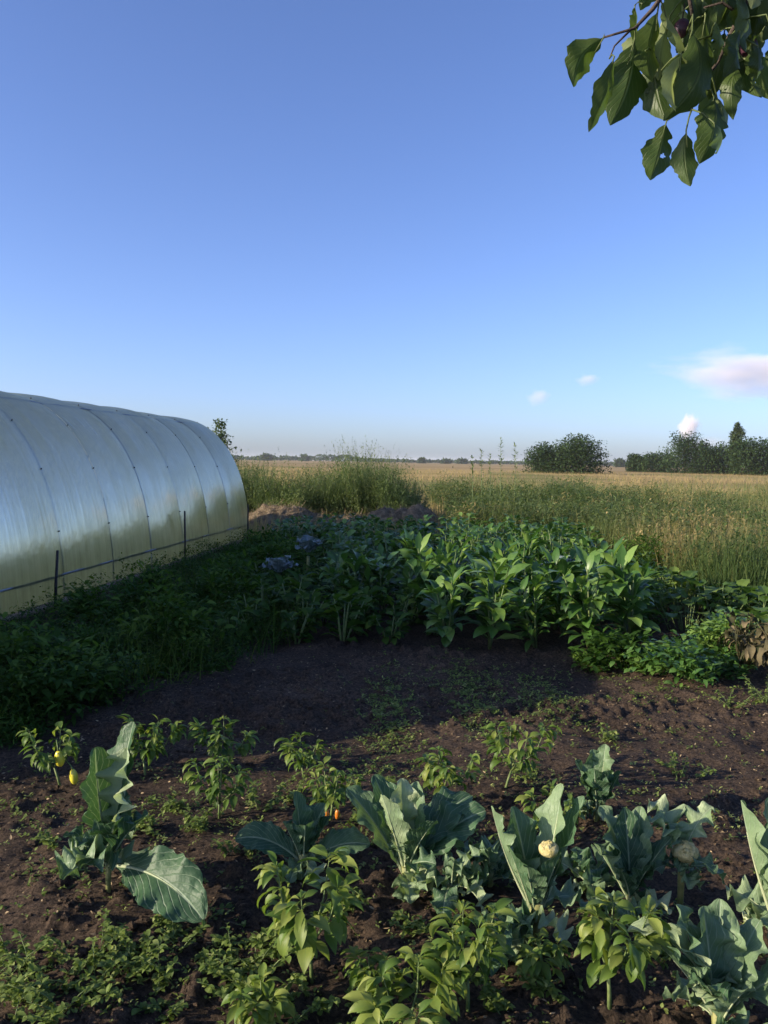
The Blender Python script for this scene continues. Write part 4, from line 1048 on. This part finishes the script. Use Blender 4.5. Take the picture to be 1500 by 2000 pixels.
# a few tall single stalks against the sky
for i, (px, pt, Y) in enumerate([(940, 878, 18), (957, 885, 17.5), (978, 858, 18), (1006, 866, 18.5), (922, 893, 17)]):
    p = D(px, pt, Y); rngc = np.random.RandomState(310 + i)
    root = empty('tall_weed', (p.x, p.y, 0), ['tall weed stalk second from the left above the horizon', 'short middle weed stalk above the horizon', 'tallest weed stalk reaching above the horizon', 'rightmost leafy weed stalk above the horizon', 'leftmost short weed stalk above the horizon'][i], 'weed', 'tall weed stalks before the horizon')
    sm = MB(); tube(sm, [(0, 0, 0), (.03, 0, p.z * .5), (0, 0, p.z)], [.010, .008, .003], 5); sm.build('stem', M['stem'], root)
    n = 110; t = rngc.uniform(.3, 1, n); lm = MB()
    a = rngc.rand(n) * 6.28; rad = (1.05 - t) * .22
    P = np.stack([np.cos(a) * rad * rngc.rand(n) + .03 * (1 - np.abs(2 * t - 1)), np.sin(a) * rad * rngc.rand(n), t * p.z], 1)
    leaves(lm, P, a, rngc.uniform(.2, 1.2, n), rngc.uniform(.2, 1, n), rngc.uniform(.05, .11, n), rngc.uniform(.02, .035, n), nv=3, nu=2, rng=rngc, prof='lance'); lm.build('foliage', M['hedge'], root)

# ---- green weed clumps in the meadow that can be told apart
for i, (px, pt, Y, w, lb, mt) in enumerate([(1205, 965, 13.5, 1.5, 'blue green feathery weed clump in the middle of the meadow', 'hedge'), (1075, 958, 15, 1.6, 'dull green weed clump above the right end of the dense bed', 'hedge'),
                                        (1400, 935, 20, 2.4, 'green bushy weed clump far back in the right meadow', 'hedge'), (1270, 1030, 10.3, .9, 'dark seed headed weed clump behind the currant bush', 'dim'),
                                        (1120, 925, 21, 2.6, 'dark green weed clump before the two round bushes', 'hedge')]):
    p = D(px, pt, Y); bush('weed_clump', (p.x, p.y, 0), w, p.z, 3200, .12, .02, mt, lb, 'weed clump', 'weed clumps in the meadow', 330 + i, 22, .006, 'lance')

wcp = None
rngm = np.random.RandomState(404)
cl = [bush('meadow_shrub', (3, 15, 0), 1.1, 1.0, 2600, .10, .018, m_, 'x', 'shrub', None, 420 + k, 20, .005, 'lance') for k, m_ in enumerate(['hedge', 'meadow', 'hedge'])]
for i in range(34):
    Y = float(rngm.uniform(9.5, 27)); X = float(mead_edge(Y) + rngm.rand() * (Y * .55 - mead_edge(Y)))
    o = cl[i] if i < 3 else copy_tree(cl[i % 3])
    o.location = (X, Y, -.05); o.rotation_euler = (0, 0, rngm.rand() * 6.28); k = rngm.uniform(.7, 1.25); o.scale = (k * 1.2, k * 1.2, k * (.85 + .015 * Y))
    tag(o, 'loose grey green weed shrub among the meadow grasses at the right', 'shrub', 'weed shrubs scattered in the meadow')

for i in range(46):
    Y = float(rngm.uniform(15.0, 22)); pxx = rngm.uniform(890, 1300); X = (pxx - 750) / FPX * Y
    o = copy_tree(cl[i % 3]); o.location = (X, Y, -.05); o.rotation_euler = (0, 0, rngm.rand() * 6.28); k = rngm.uniform(1.0, 1.6); o.scale = (k, k, rngm.uniform(1.1, 1.55) * (.75 + .25 * (Y - 15) / 7))
    tag(o, 'grey green weed shrub in the bushy part of the meadow just behind the bed', 'shrub', 'weed shrubs just behind the bed')
for i in range(16):
    X = float(np.linspace(-5.6, .7, 16)[i] + rngm.uniform(-.2, .2)); Y = float(rngm.uniform(18.4, 20))
    o = copy_tree(cl[(0, 2)[i % 2]]); hh = float(hedge_h(np.array([X]), np.array([Y]))[0])
    o.location = (X, Y, -.05); o.rotation_euler = (0, 0, rngm.rand() * 6.28); k = rngm.uniform(.8, 1.1); o.scale = (k, k, max(hh * .95, .6))
    tag(o, 'feathery green weed shrub in the tall bank of weeds behind the heap', 'shrub', 'weed shrubs behind the heap')

# ------------------------------------------------------------------ trees
def tree(name, px, pt, Y, wpx, label, cat, group=None, seed=1, n=4000, mat='tree', shape='round', lsz=None, zlow=.12, open_=.0):
    rng = np.random.RandomState(seed)
    p = D(px, pt, Y); h = p.z; w = wpx / FPX * Y
    root = empty(name, (p.x, p.y, 0), label, cat, group)
    tm = MB()
    tube(tm, [(0, 0, -.2), (.02 * h, 0, h * .3), (-.01 * h, 0, h * .6), (0, 0, h * .92)], [.028 * h, .02 * h, .012 * h, .003 * h], 7)
    nc = 26
    z = zlow + (1 - zlow) * (np.arange(nc) + .5) / nc * .93
    if shape == 'cone': rad = (1.02 - z) * .9 + .06
    elif shape == 'spindle': rad = np.sin(PI * np.clip(z, 0, 1) ** .9) * .8 + .1
    else: rad = np.sqrt(np.clip(1 - ((z - .42) / .62) ** 2, .05, 1))
    a = np.arange(nc) * 2.4 + rng.uniform(-.5, .5, nc)
    rr = rad * w / 2 * rng.uniform(.30, .95, nc)
    z = z * (1 - .22 * rng.rand(nc) * (z > .6))
    C = np.stack([np.cos(a) * rr, np.sin(a) * rr, z * h + rng.normal(0, .02 * h, nc)], 1)
    for c in C: tube(tm, [(0, 0, max(c[2] - .22 * h, .05 * h)), (c[0] * .5, c[1] * .5, c[2] - .08 * h), tuple(c)], [.009 * h, .006 * h, .002 * h], 4)
    idx = rng.randint(0, nc, n)
    s = (rad[idx] * w * .13 + .03 * w)[:, None]
    P = C[idx] + np.clip(rng.normal(0, 1, (n, 3)), -1.7, 1.7) * s * np.array([1, 1, .9])
    P[:, 2] = np.clip(P[:, 2], .02 * h, None); P[:, 2] *= h / np.percentile(P[:, 2], 99.7)
    ls = (lsz or h * .035) * 1.7
    tn = np.clip(rng.rand(nc)[idx] * .55 + rng.rand(n) * .45, 0, 1)
    lm = MB()
    leaves(lm, P, rng.rand(n) * 6.28, rng.uniform(-.4, 1.3, n), rng.uniform(0, 1.2, n), rng.uniform(.6, 1.4, n) * ls, rng.uniform(.4, .8, n) * ls, fold=.2, nv=2, nu=1, prof='lance', rng=rng, tint=tn)
    tm.build('trunk', M['bark'], root); lm.build('crown', M[mat], root)
    return root
tree('sapling_tree', 432, 822, 30, 66, 'small feathery tree just behind the far end of the greenhouse', 'tree', seed=1, n=1700, mat='birch', shape='spindle', lsz=.085, zlow=.05)
tree('willow_bush', 1068, 866, 140, 84, 'low round dark bush, the left of two standing together on the field', 'bush', 'pair of round bushes on the field', 2, 8000, lsz=.26, zlow=.02)
tree('willow_bush', 1130, 850, 138, 104, 'taller round dark bush, the right of two standing together on the field', 'bush', 'pair of round bushes on the field', 3, 10000, lsz=.26, zlow=.02)
HT = [(1245, 888, 200, 34, 'low sparse bush at the left end of the hedge row'), (1285, 882, 196, 60, 'low rounded bush left of the dark round topped tree'), (1340, 846, 176, 78, 'dark round topped tree below the small white cloud'),
      (1382, 862, 172, 70, 'green bush right of the round topped tree'), (1412, 866, 174, 60, 'bush between the round topped tree and the spired tree'), (1440, 828, 166, 27, 'slender tree with a pointed top rising above the hedge row'),
      (1465, 856, 162, 80, 'dark bush right of the pointed tree'), (1510, 856, 160, 90, 'dark bush cut off by the right edge of the photo')]
for i, (px, pt, Y, w, lb) in enumerate(HT):
    tree('hedge_tree', px, pt, Y, w, lb, 'tree', 'hedge row of trees at the right', 20 + i, 6500, shape='spindle' if w < 36 and pt < 850 else 'round', lsz=.30, zlow=.03, mat='birch' if i == 5 else 'tree')
for i, (px, pt, Y, w) in enumerate([(1575, 850, 160, 110), (1660, 846, 165, 120), (1780, 850, 170, 140)]):
    tree('hedge_tree', px, pt, Y, w, 'dark tree of the hedge row beyond the right edge', 'tree', 'hedge trees beyond the frame', 40 + i, 2500, lsz=.5, zlow=.03)
FT = [(520, 888, 900, 24, 'lone round tree in the distant tree line nearest the greenhouse'), (595, 890, 950, 16, 'small distant tree just left of the dark wood'), (824, 896, 800, 12, 'small distant tree on the horizon right of the weed bank'),
      (872, 899, 820, 16, 'little distant tree on the horizon between weed bank and stalks'), (903, 898, 850, 18, 'distant low tree on the horizon left of the tall stalks'), (1212, 898, 600, 22, 'distant low tree between the round bushes and the hedge row')]
for i, (px, pt, Y, w, lb) in enumerate(FT):
    tree('distant_tree', px, pt, Y, w, lb, 'tree', 'trees on the horizon', 60 + i, 900, lsz=Y * .0022, zlow=.02)
rng = np.random.RandomState(95)
mb = MB(); 
n = 26000
px = rng.uniform(-500, 2200, n)
top = np.interp(px, [-900, 300, 455, 500, 540, 600, 618, 650, 700, 706, 780, 1000, 1180, 1250, 2500], [12, 10, 5.5, 5, 6.5, 5.5, 9.5, 11, 9, 5.0, 4.5, 4, 6.5, 9, 10]) * (.75 + .5 * vnoise(px / 9., px * 0, 3))
Y = 1000 + rng.rand(n) * 60
z = rng.rand(n) ** .8 * top / FPX * Y
x = (px - 750) / FPX * Y
leaves(mb, np.stack([x, Y, z], 1), rng.rand(n) * 6.28, rng.uniform(0, 1.2, n), rng.uniform(0, 1, n), rng.uniform(2, 4.5, n), rng.uniform(2, 4.5, n), nv=2, nu=1, prof='round', rng=rng)
tag(mb.build('distant_woods', M['tree']), 'thin dark line of distant woods along the horizon', 'woods', kind='stuff')

# ------------------------------------------------------------------ plum tree over the camera, its hanging twig in view
plum = empty('plum_tree', (1.9, -1.1, 0), 'plum tree whose leafy twig hangs into the top right corner', 'tree')
rng = np.random.RandomState(8)
def W2P(p): return Vector(p) - Vector((1.9, -1.1, 0))
PB = 0.95
T = lambda px, py, d=PB: W2P(D(px, py, d))
tm = MB(); tube(tm, [(0, 0, -.1), (.03, .02, .8), (-.05, .1, 1.5), (-.1, .15, 2.3), (-.05, .1, 3.2)], [.10, .085, .075, .055, .02], 10); tm.build('trunk', M['bark'], plum)
bm_ = MB()
root_p = Vector((-.05, .1, 1.6)); mid1 = W2P((1.15, .2, 2.35)); ent = T(1640, -120)
tube(bm_, [root_p, root_p.lerp(mid1, .5) + Vector((0, 0, .1)), mid1, ent, T(1475, -40), T(1447, 30), T(1425, 70), T(1400, 125)], [.03, .024, .014, .006, .0036, .0032, .0028, .002], 7)
tube(bm_, [mid1, mid1.lerp(T(1330, -60), .5), T(1330, -60), T(1275, 18), T(1240, 55), T(1180, 73)], [.014, .007, .0036, .0026, .0018, .0012], 6)
tube(bm_, [T(1330, -60), T(1345, -10), T(1352, 30)], [.003, .0025, .002], 5)
tube(bm_, [T(1447, 30), T(1410, 5), T(1375, 15)], [.002, .0016, .001], 5)
tube(bm_, [T(1400, 125), T(1370, 160), T(1350, 190), T(1352, 215)], [.002, .0017, .0013, .001], 5)
tube(bm_, [T(1230, 60), T(1200, 90), T(1190, 115)], [.0014, .001, .0008], 5)
BR = [Vector(tuple(p)) for V_ in bm_.V for p in V_]
BR = BR + [a.lerp(b, f) for a, b in zip(BR[:-7], BR[7:]) if (a - b).length < .12 for f in (.25, .5, .75)]
bm_.build('branch', M['bark'], plum)
# each leaf: base px, tip px, width px, depth, tint, roll
PL = [((1180, 72), (1120, 170), 60, 0.0, .35, .5), ((1240, 75), (1192, 245), 88, .01, .12, .2), ((1200, 110), (1150, 258), 42, -.02, .3, .6), ((1240, 10), (1236, 80), 30, .03, .5, .9),
      ((1238, 68), (1236, 132), 42, .05, .95, .1), ((1285, 18), (1272, 160), 66, .02, .4, .4), ((1275, 100), (1300, 236), 72, .03, .2, -.3), ((1352, 60), (1296, 236), 80, -.02, .15, .2),
      ((1370, 0), (1332, 66), 44, .06, 1.0, .1), ((1330, -30), (1300, 60), 50, .03, .55, .3), ((1378, 30), (1352, 190), 64, .0, .35, .4), ((1350, 95), (1358, 200), 44, .02, .85, -.4), ((1395, 70), (1385, 195), 60, .03, .3, -.2),
      ((1302, 236), (1270, 352), 68, .0, .3, .15), ((1395, 190), (1366, 320), 74, .01, .25, .2), ((1340, 255), (1348, 364), 52, -.02, .2, -.1), ((1400, 190), (1418, 245), 44, .02, .8, .4), ((1395, 240), (1400, 300), 50, -.03, .35, .9),
      ((1440, 130), (1432, 234), 40, .01, .2, -.4), ((1465, 60), (1470, 158), 46, .02, .45, .2), ((1455, -10), (1436, 90), 44, .04, .6, .6), ((1490, -20), (1462, 90), 56, .0, .3, .2), ((1500, 20), (1490, 80), 40, .03, .5, .4),
      ((1420, -30), (1400, 50), 36, .03, .55, .8), ((1430, 90), (1412, 150), 40, -.02, .2, .5), ((1275, -60), (1250, 20), 44, .02, .45, .3), ((1380, -60), (1392, 20), 46, .02, .4, .3), ((1540, 60), (1520, 170), 50, .02, .3, .1),
      ((1300, 60), (1262, 185), 60, .045, .7, -.3), ((1330, 100), (1345, 215), 56, .05, .45, .4), ((1415, 60), (1405, 140), 48, .05, .5, .1), ((1475, 40), (1445, 150), 52, .045, .55, -.2), ((1350, -20), (1365, 80), 54, .055, .6, .3),
      ((1480, 90), (1478, 155), 44, -.01, .25, .5), ((1385, 150), (1400, 262), 60, .045, .65, .3), ((1310, -10), (1325, 95), 50, .06, .85, -.5), ((1445, 60), (1425, 130), 46, -.02, .3, .6), ((1500, -20), (1505, 70), 56, .03, .5, .2), ((1415, 120), (1440, 200), 40, .05, .5, -.5)]
rr_ = np.random.RandomState(4242)
for _ in range(24):
    bx_, by_ = rr_.uniform(1265, 1520), rr_.uniform(-70, 110)
    if bx_ < 1330: by_ = min(by_, 30)
    ln_ = rr_.uniform(75, 130)
    PL.append(((bx_, by_), (bx_ + rr_.uniform(-55, 45), by_ + ln_), ln_ * rr_.uniform(.36, .5), rr_.uniform(-.05, .09), rr_.choice([.15, .3, .5, .9]), rr_.uniform(-1.0, 1.0)))
for i, (b, t, wpx, dd, tn, rl) in enumerate(PL):
    pb_ = T(b[0], b[1], PB + dd); pt_ = T(t[0], t[1], PB + dd + rng.uniform(-.02, .02)); L = (pt_ - pb_).length
    rngl = np.random.RandomState(1000 + i)
    mb = MB()
    # a leaf in its own plane (broad side to the side), laid out hanging from base to tip
    nv, nu = 36, 16
    e = (pt_ - pb_) / L
    fw = Vector((0, -1, 0)); sdx = e.cross(fw).normalized(); nrm = sdx.cross(e).normalized()
    sdx, nrm = sdx * math.cos(rl) + nrm * math.sin(rl), nrm * math.cos(rl) - sdx * math.sin(rl)
    W = wpx * 1.02 / FPX * PB / max(math.cos(rl), .5)
    ph = rngl.rand() * 6; V = []; UV = []
    bow = rngl.uniform(-.14, .24); sidebow = rngl.uniform(-.16, .16)
    ed = rngl.uniform(-.02, .02, nv + 1)
    bites = [(rngl.uniform(.25, .85), rngl.choice([-1, 1]), rngl.uniform(.2, .6)) for _ in range(rngl.randint(1, 4))] if i % 4 else []
    holes = [(rngl.uniform(.3, .75), rngl.uniform(.2, .8), rngl.uniform(.02, .05)) for _ in range(1)] if i in (2, 13, 18) else []
    for a in range(nv + 1):
        v = a / nv
        for c in range(nu + 1):
            u = -1 + 2 * c / nu
            nb_ = 0.0
            for (bv, bs, ba) in bites:
                if bs * u > 0: nb_ += ba * math.exp(-((v - bv) / .035) ** 2)
            w = W / 2 * max(float(PROF['plumf'](max(v - .05, 0) / .95)), .02) * (1 - nb_ * abs(u)) * (1 + (.07 * math.sin(v * 31 + ph + u) + .09 * math.sin(v * 13 + ph * 2 + u) + 1.5 * ed[a]) * abs(u))
            q = pb_ + e * (v * L) + sdx * (u * w + sidebow * L * math.sin(PI * v)) + nrm * (bow * L * math.sin(PI * v) * 1.0 - (.32 * abs(u) + .12 * abs(u) * math.sin(v * 13 + ph + u)) * w)
            V.append(tuple(q)); UV.append((c / nu, v))
    F = []
    for a in range(nv):
        for c in range(nu):
            v = (a + .5) / nv; u = (c + .5) / nu
            if any(((v - h0) * 2.2) ** 2 + (u - h1) ** 2 < hr ** 2 * 3 for (h0, h1, hr) in holes): continue
            k = a * (nu + 1) + c
            F.append((k, k + 1, k + nu + 2, k + nu + 1))
    mb.add(V, F, UV, tn)
    near = min(BR, key=lambda q: (q - pb_).length)
    if (near - pb_).length < .09:
        tube(mb, [near, near.lerp(pb_, .5) + Vector((0, 0, .003)), pb_, pb_ + e * L * .3], [.0011, .0009, .0009, .0004], 4, tint=.7)
    mb.build('leaf', M['plumleaf'], plum)
for (px, py) in [(1332, 58), (1462, 92)]:
    mb = MB(); c = T(px, py, PB + .035); blob(mb, tuple(c), .0105, 12, 14, 0, rng, squash=(1, 1, 1.15)); o = mb.build('plum', M['plum'], plum)
    mb = MB(); tube(mb, [c + Vector((0, 0, .011)), c + Vector((.002, 0, .03))], .0008, 4); mb.build('fruit_stalk', M['bark'], o)
# unseen crown above and behind the camera, clumps placed to shade the hanging twig
lm = MB(); n = 3400
cc = np.array([(-.35, .55, 2.62), (-.15, .25, 2.75), (.3, .4, 2.55), (.55, .7, 2.65), (.05, .55, 2.5), (-.6, .2, 2.6), (.9, .2, 2.6), (1.3, -.4, 2.8), (1.8, -1.0, 3.0), (2.3, -1.4, 2.8), (1.2, -1.2, 2.7), (-.1, .75, 2.58), (.1, .0, 2.9)])
idx = rng.randint(0, len(cc), n)
P = cc[idx] + rng.normal(0, 1, (n, 3)) * np.array([.2, .16, .11]) - np.array([1.9, -1.1, 0])
P[:, 2] = np.clip(P[:, 2], CAM_H + .08 + np.clip(P[:, 1] - 1.1, 0, 9) * .66 , 9)
leaves(lm, P, rng.rand(n) * 6.28, rng.uniform(-1.2, .2, n), rng.uniform(.1, .8, n), rng.uniform(.06, .09, n), rng.uniform(.03, .045, n), nv=3, nu=2, rng=rng)
lm.build('crown', M['plumleaf'], plum)

# ------------------------------------------------------------------ clouds (soft volumes a few kilometres away)
def cloudmat(name, dens, scale, thr):
    m, n, out = newmat(name); L = n.links.new
    tc = N(n, 'ShaderNodeTexCoord')
    nz = N(n, 'ShaderNodeTexNoise'); nz.inputs['Scale'].default_value = scale; nz.inputs['Detail'].default_value = 5; nz.inputs['Roughness'].default_value = .6
    L(tc.outputs['Object'], nz.inputs['Vector'])
    ln = N(n, 'ShaderNodeVectorMath', operation='LENGTH'); L(tc.outputs['Object'], ln.inputs[0])
    fo = N(n, 'ShaderNodeMapRange'); fo.inputs[1].default_value = 0.15; fo.inputs[2].default_value = 1.0; fo.inputs[3].default_value = 0.28; fo.inputs[4].default_value = -.45; L(ln.outputs[1], fo.inputs[0])
    ad = N(n, 'ShaderNodeMath', operation='ADD'); L(nz.outputs['Fac'], ad.inputs[0]); L(fo.outputs[0], ad.inputs[1])
    mr = N(n, 'ShaderNodeMapRange'); mr.inputs[1].default_value = thr; mr.inputs[2].default_value = thr + .3; mr.inputs[3].default_value = 0; mr.inputs[4].default_value = dens; L(ad.outputs[0], mr.inputs[0])
    pv = N(n, 'ShaderNodeVolumePrincipled'); pv.inputs['Color'].default_value = (1.0, 0.97, 0.98, 1); pv.inputs['Anisotropy'].default_value = 0.0
    L(mr.outputs[0], pv.inputs['Density']); L(pv.outputs[0], out.inputs['Volume'])
    return m
CY = 9800.
for i, (px, py, wx, wz, dens, sc, thr, lb) in enumerate([
        (1500, 728, 380, 92, .008, 3.2, .455, 'wide pale pink cloud bank at the right edge of the sky'),
        (1345, 834, 34, 48, .02, 1.9, .42, 'small bright white cloud puff above the round topped tree'),
        (1370, 868, 110, 34, .003, 1.6, .44, 'faint low cloud behind the hedge row'),
        (1148, 741, 44, 22, .004, 1.6, .46, 'faint small cloud wisp left of the big cloud bank'),
        (1052, 775, 44, 30, .004, 1.6, .46, 'faint small pinkish cloud wisp nearest the middle of the sky')]):
    p = D(px, py, CY)
    mb = MB(); blob(mb, (0, 0, 0), 1.0, 10, 14, 0)
    o = mb.build('cloud', cloudmat('cloud_vapour', dens, sc, thr), None, loc=p)
    o.scale = (wx / FPX * CY, 350 if i in (0,) else 180, wz / FPX * CY)
    tag(o, lb, 'cloud', 'clouds low in the sky')

# ------------------------------------------------------------------ thin haze over the plain
mh, n, out = newmat('haze_air')
pv = N(n, 'ShaderNodeVolumePrincipled'); pv.inputs['Color'].default_value = (0.85, 0.92, 1.0, 1); pv.inputs['Density'].default_value = 0.00013; pv.inputs['Anisotropy'].default_value = 0.0
n.links.new(pv.outputs[0], out.inputs['Volume'])
mb = MB()
X, Y0, Y1, Z0, Z1 = 9050, -6050, 9050, -1.2, 22
V = [(-X, Y0, Z0), (X, Y0, Z0), (X, Y1, Z0), (-X, Y1, Z0), (-X, Y0, Z1), (X, Y0, Z1), (X, Y1, Z1), (-X, Y1, Z1)]
mb.add(V, [(0, 3, 2, 1), (4, 5, 6, 7), (0, 1, 5, 4), (1, 2, 6, 5), (2, 3, 7, 6), (3, 0, 4, 7)])
tag(mb.build('haze', mh, smooth=False), kind='stuff')
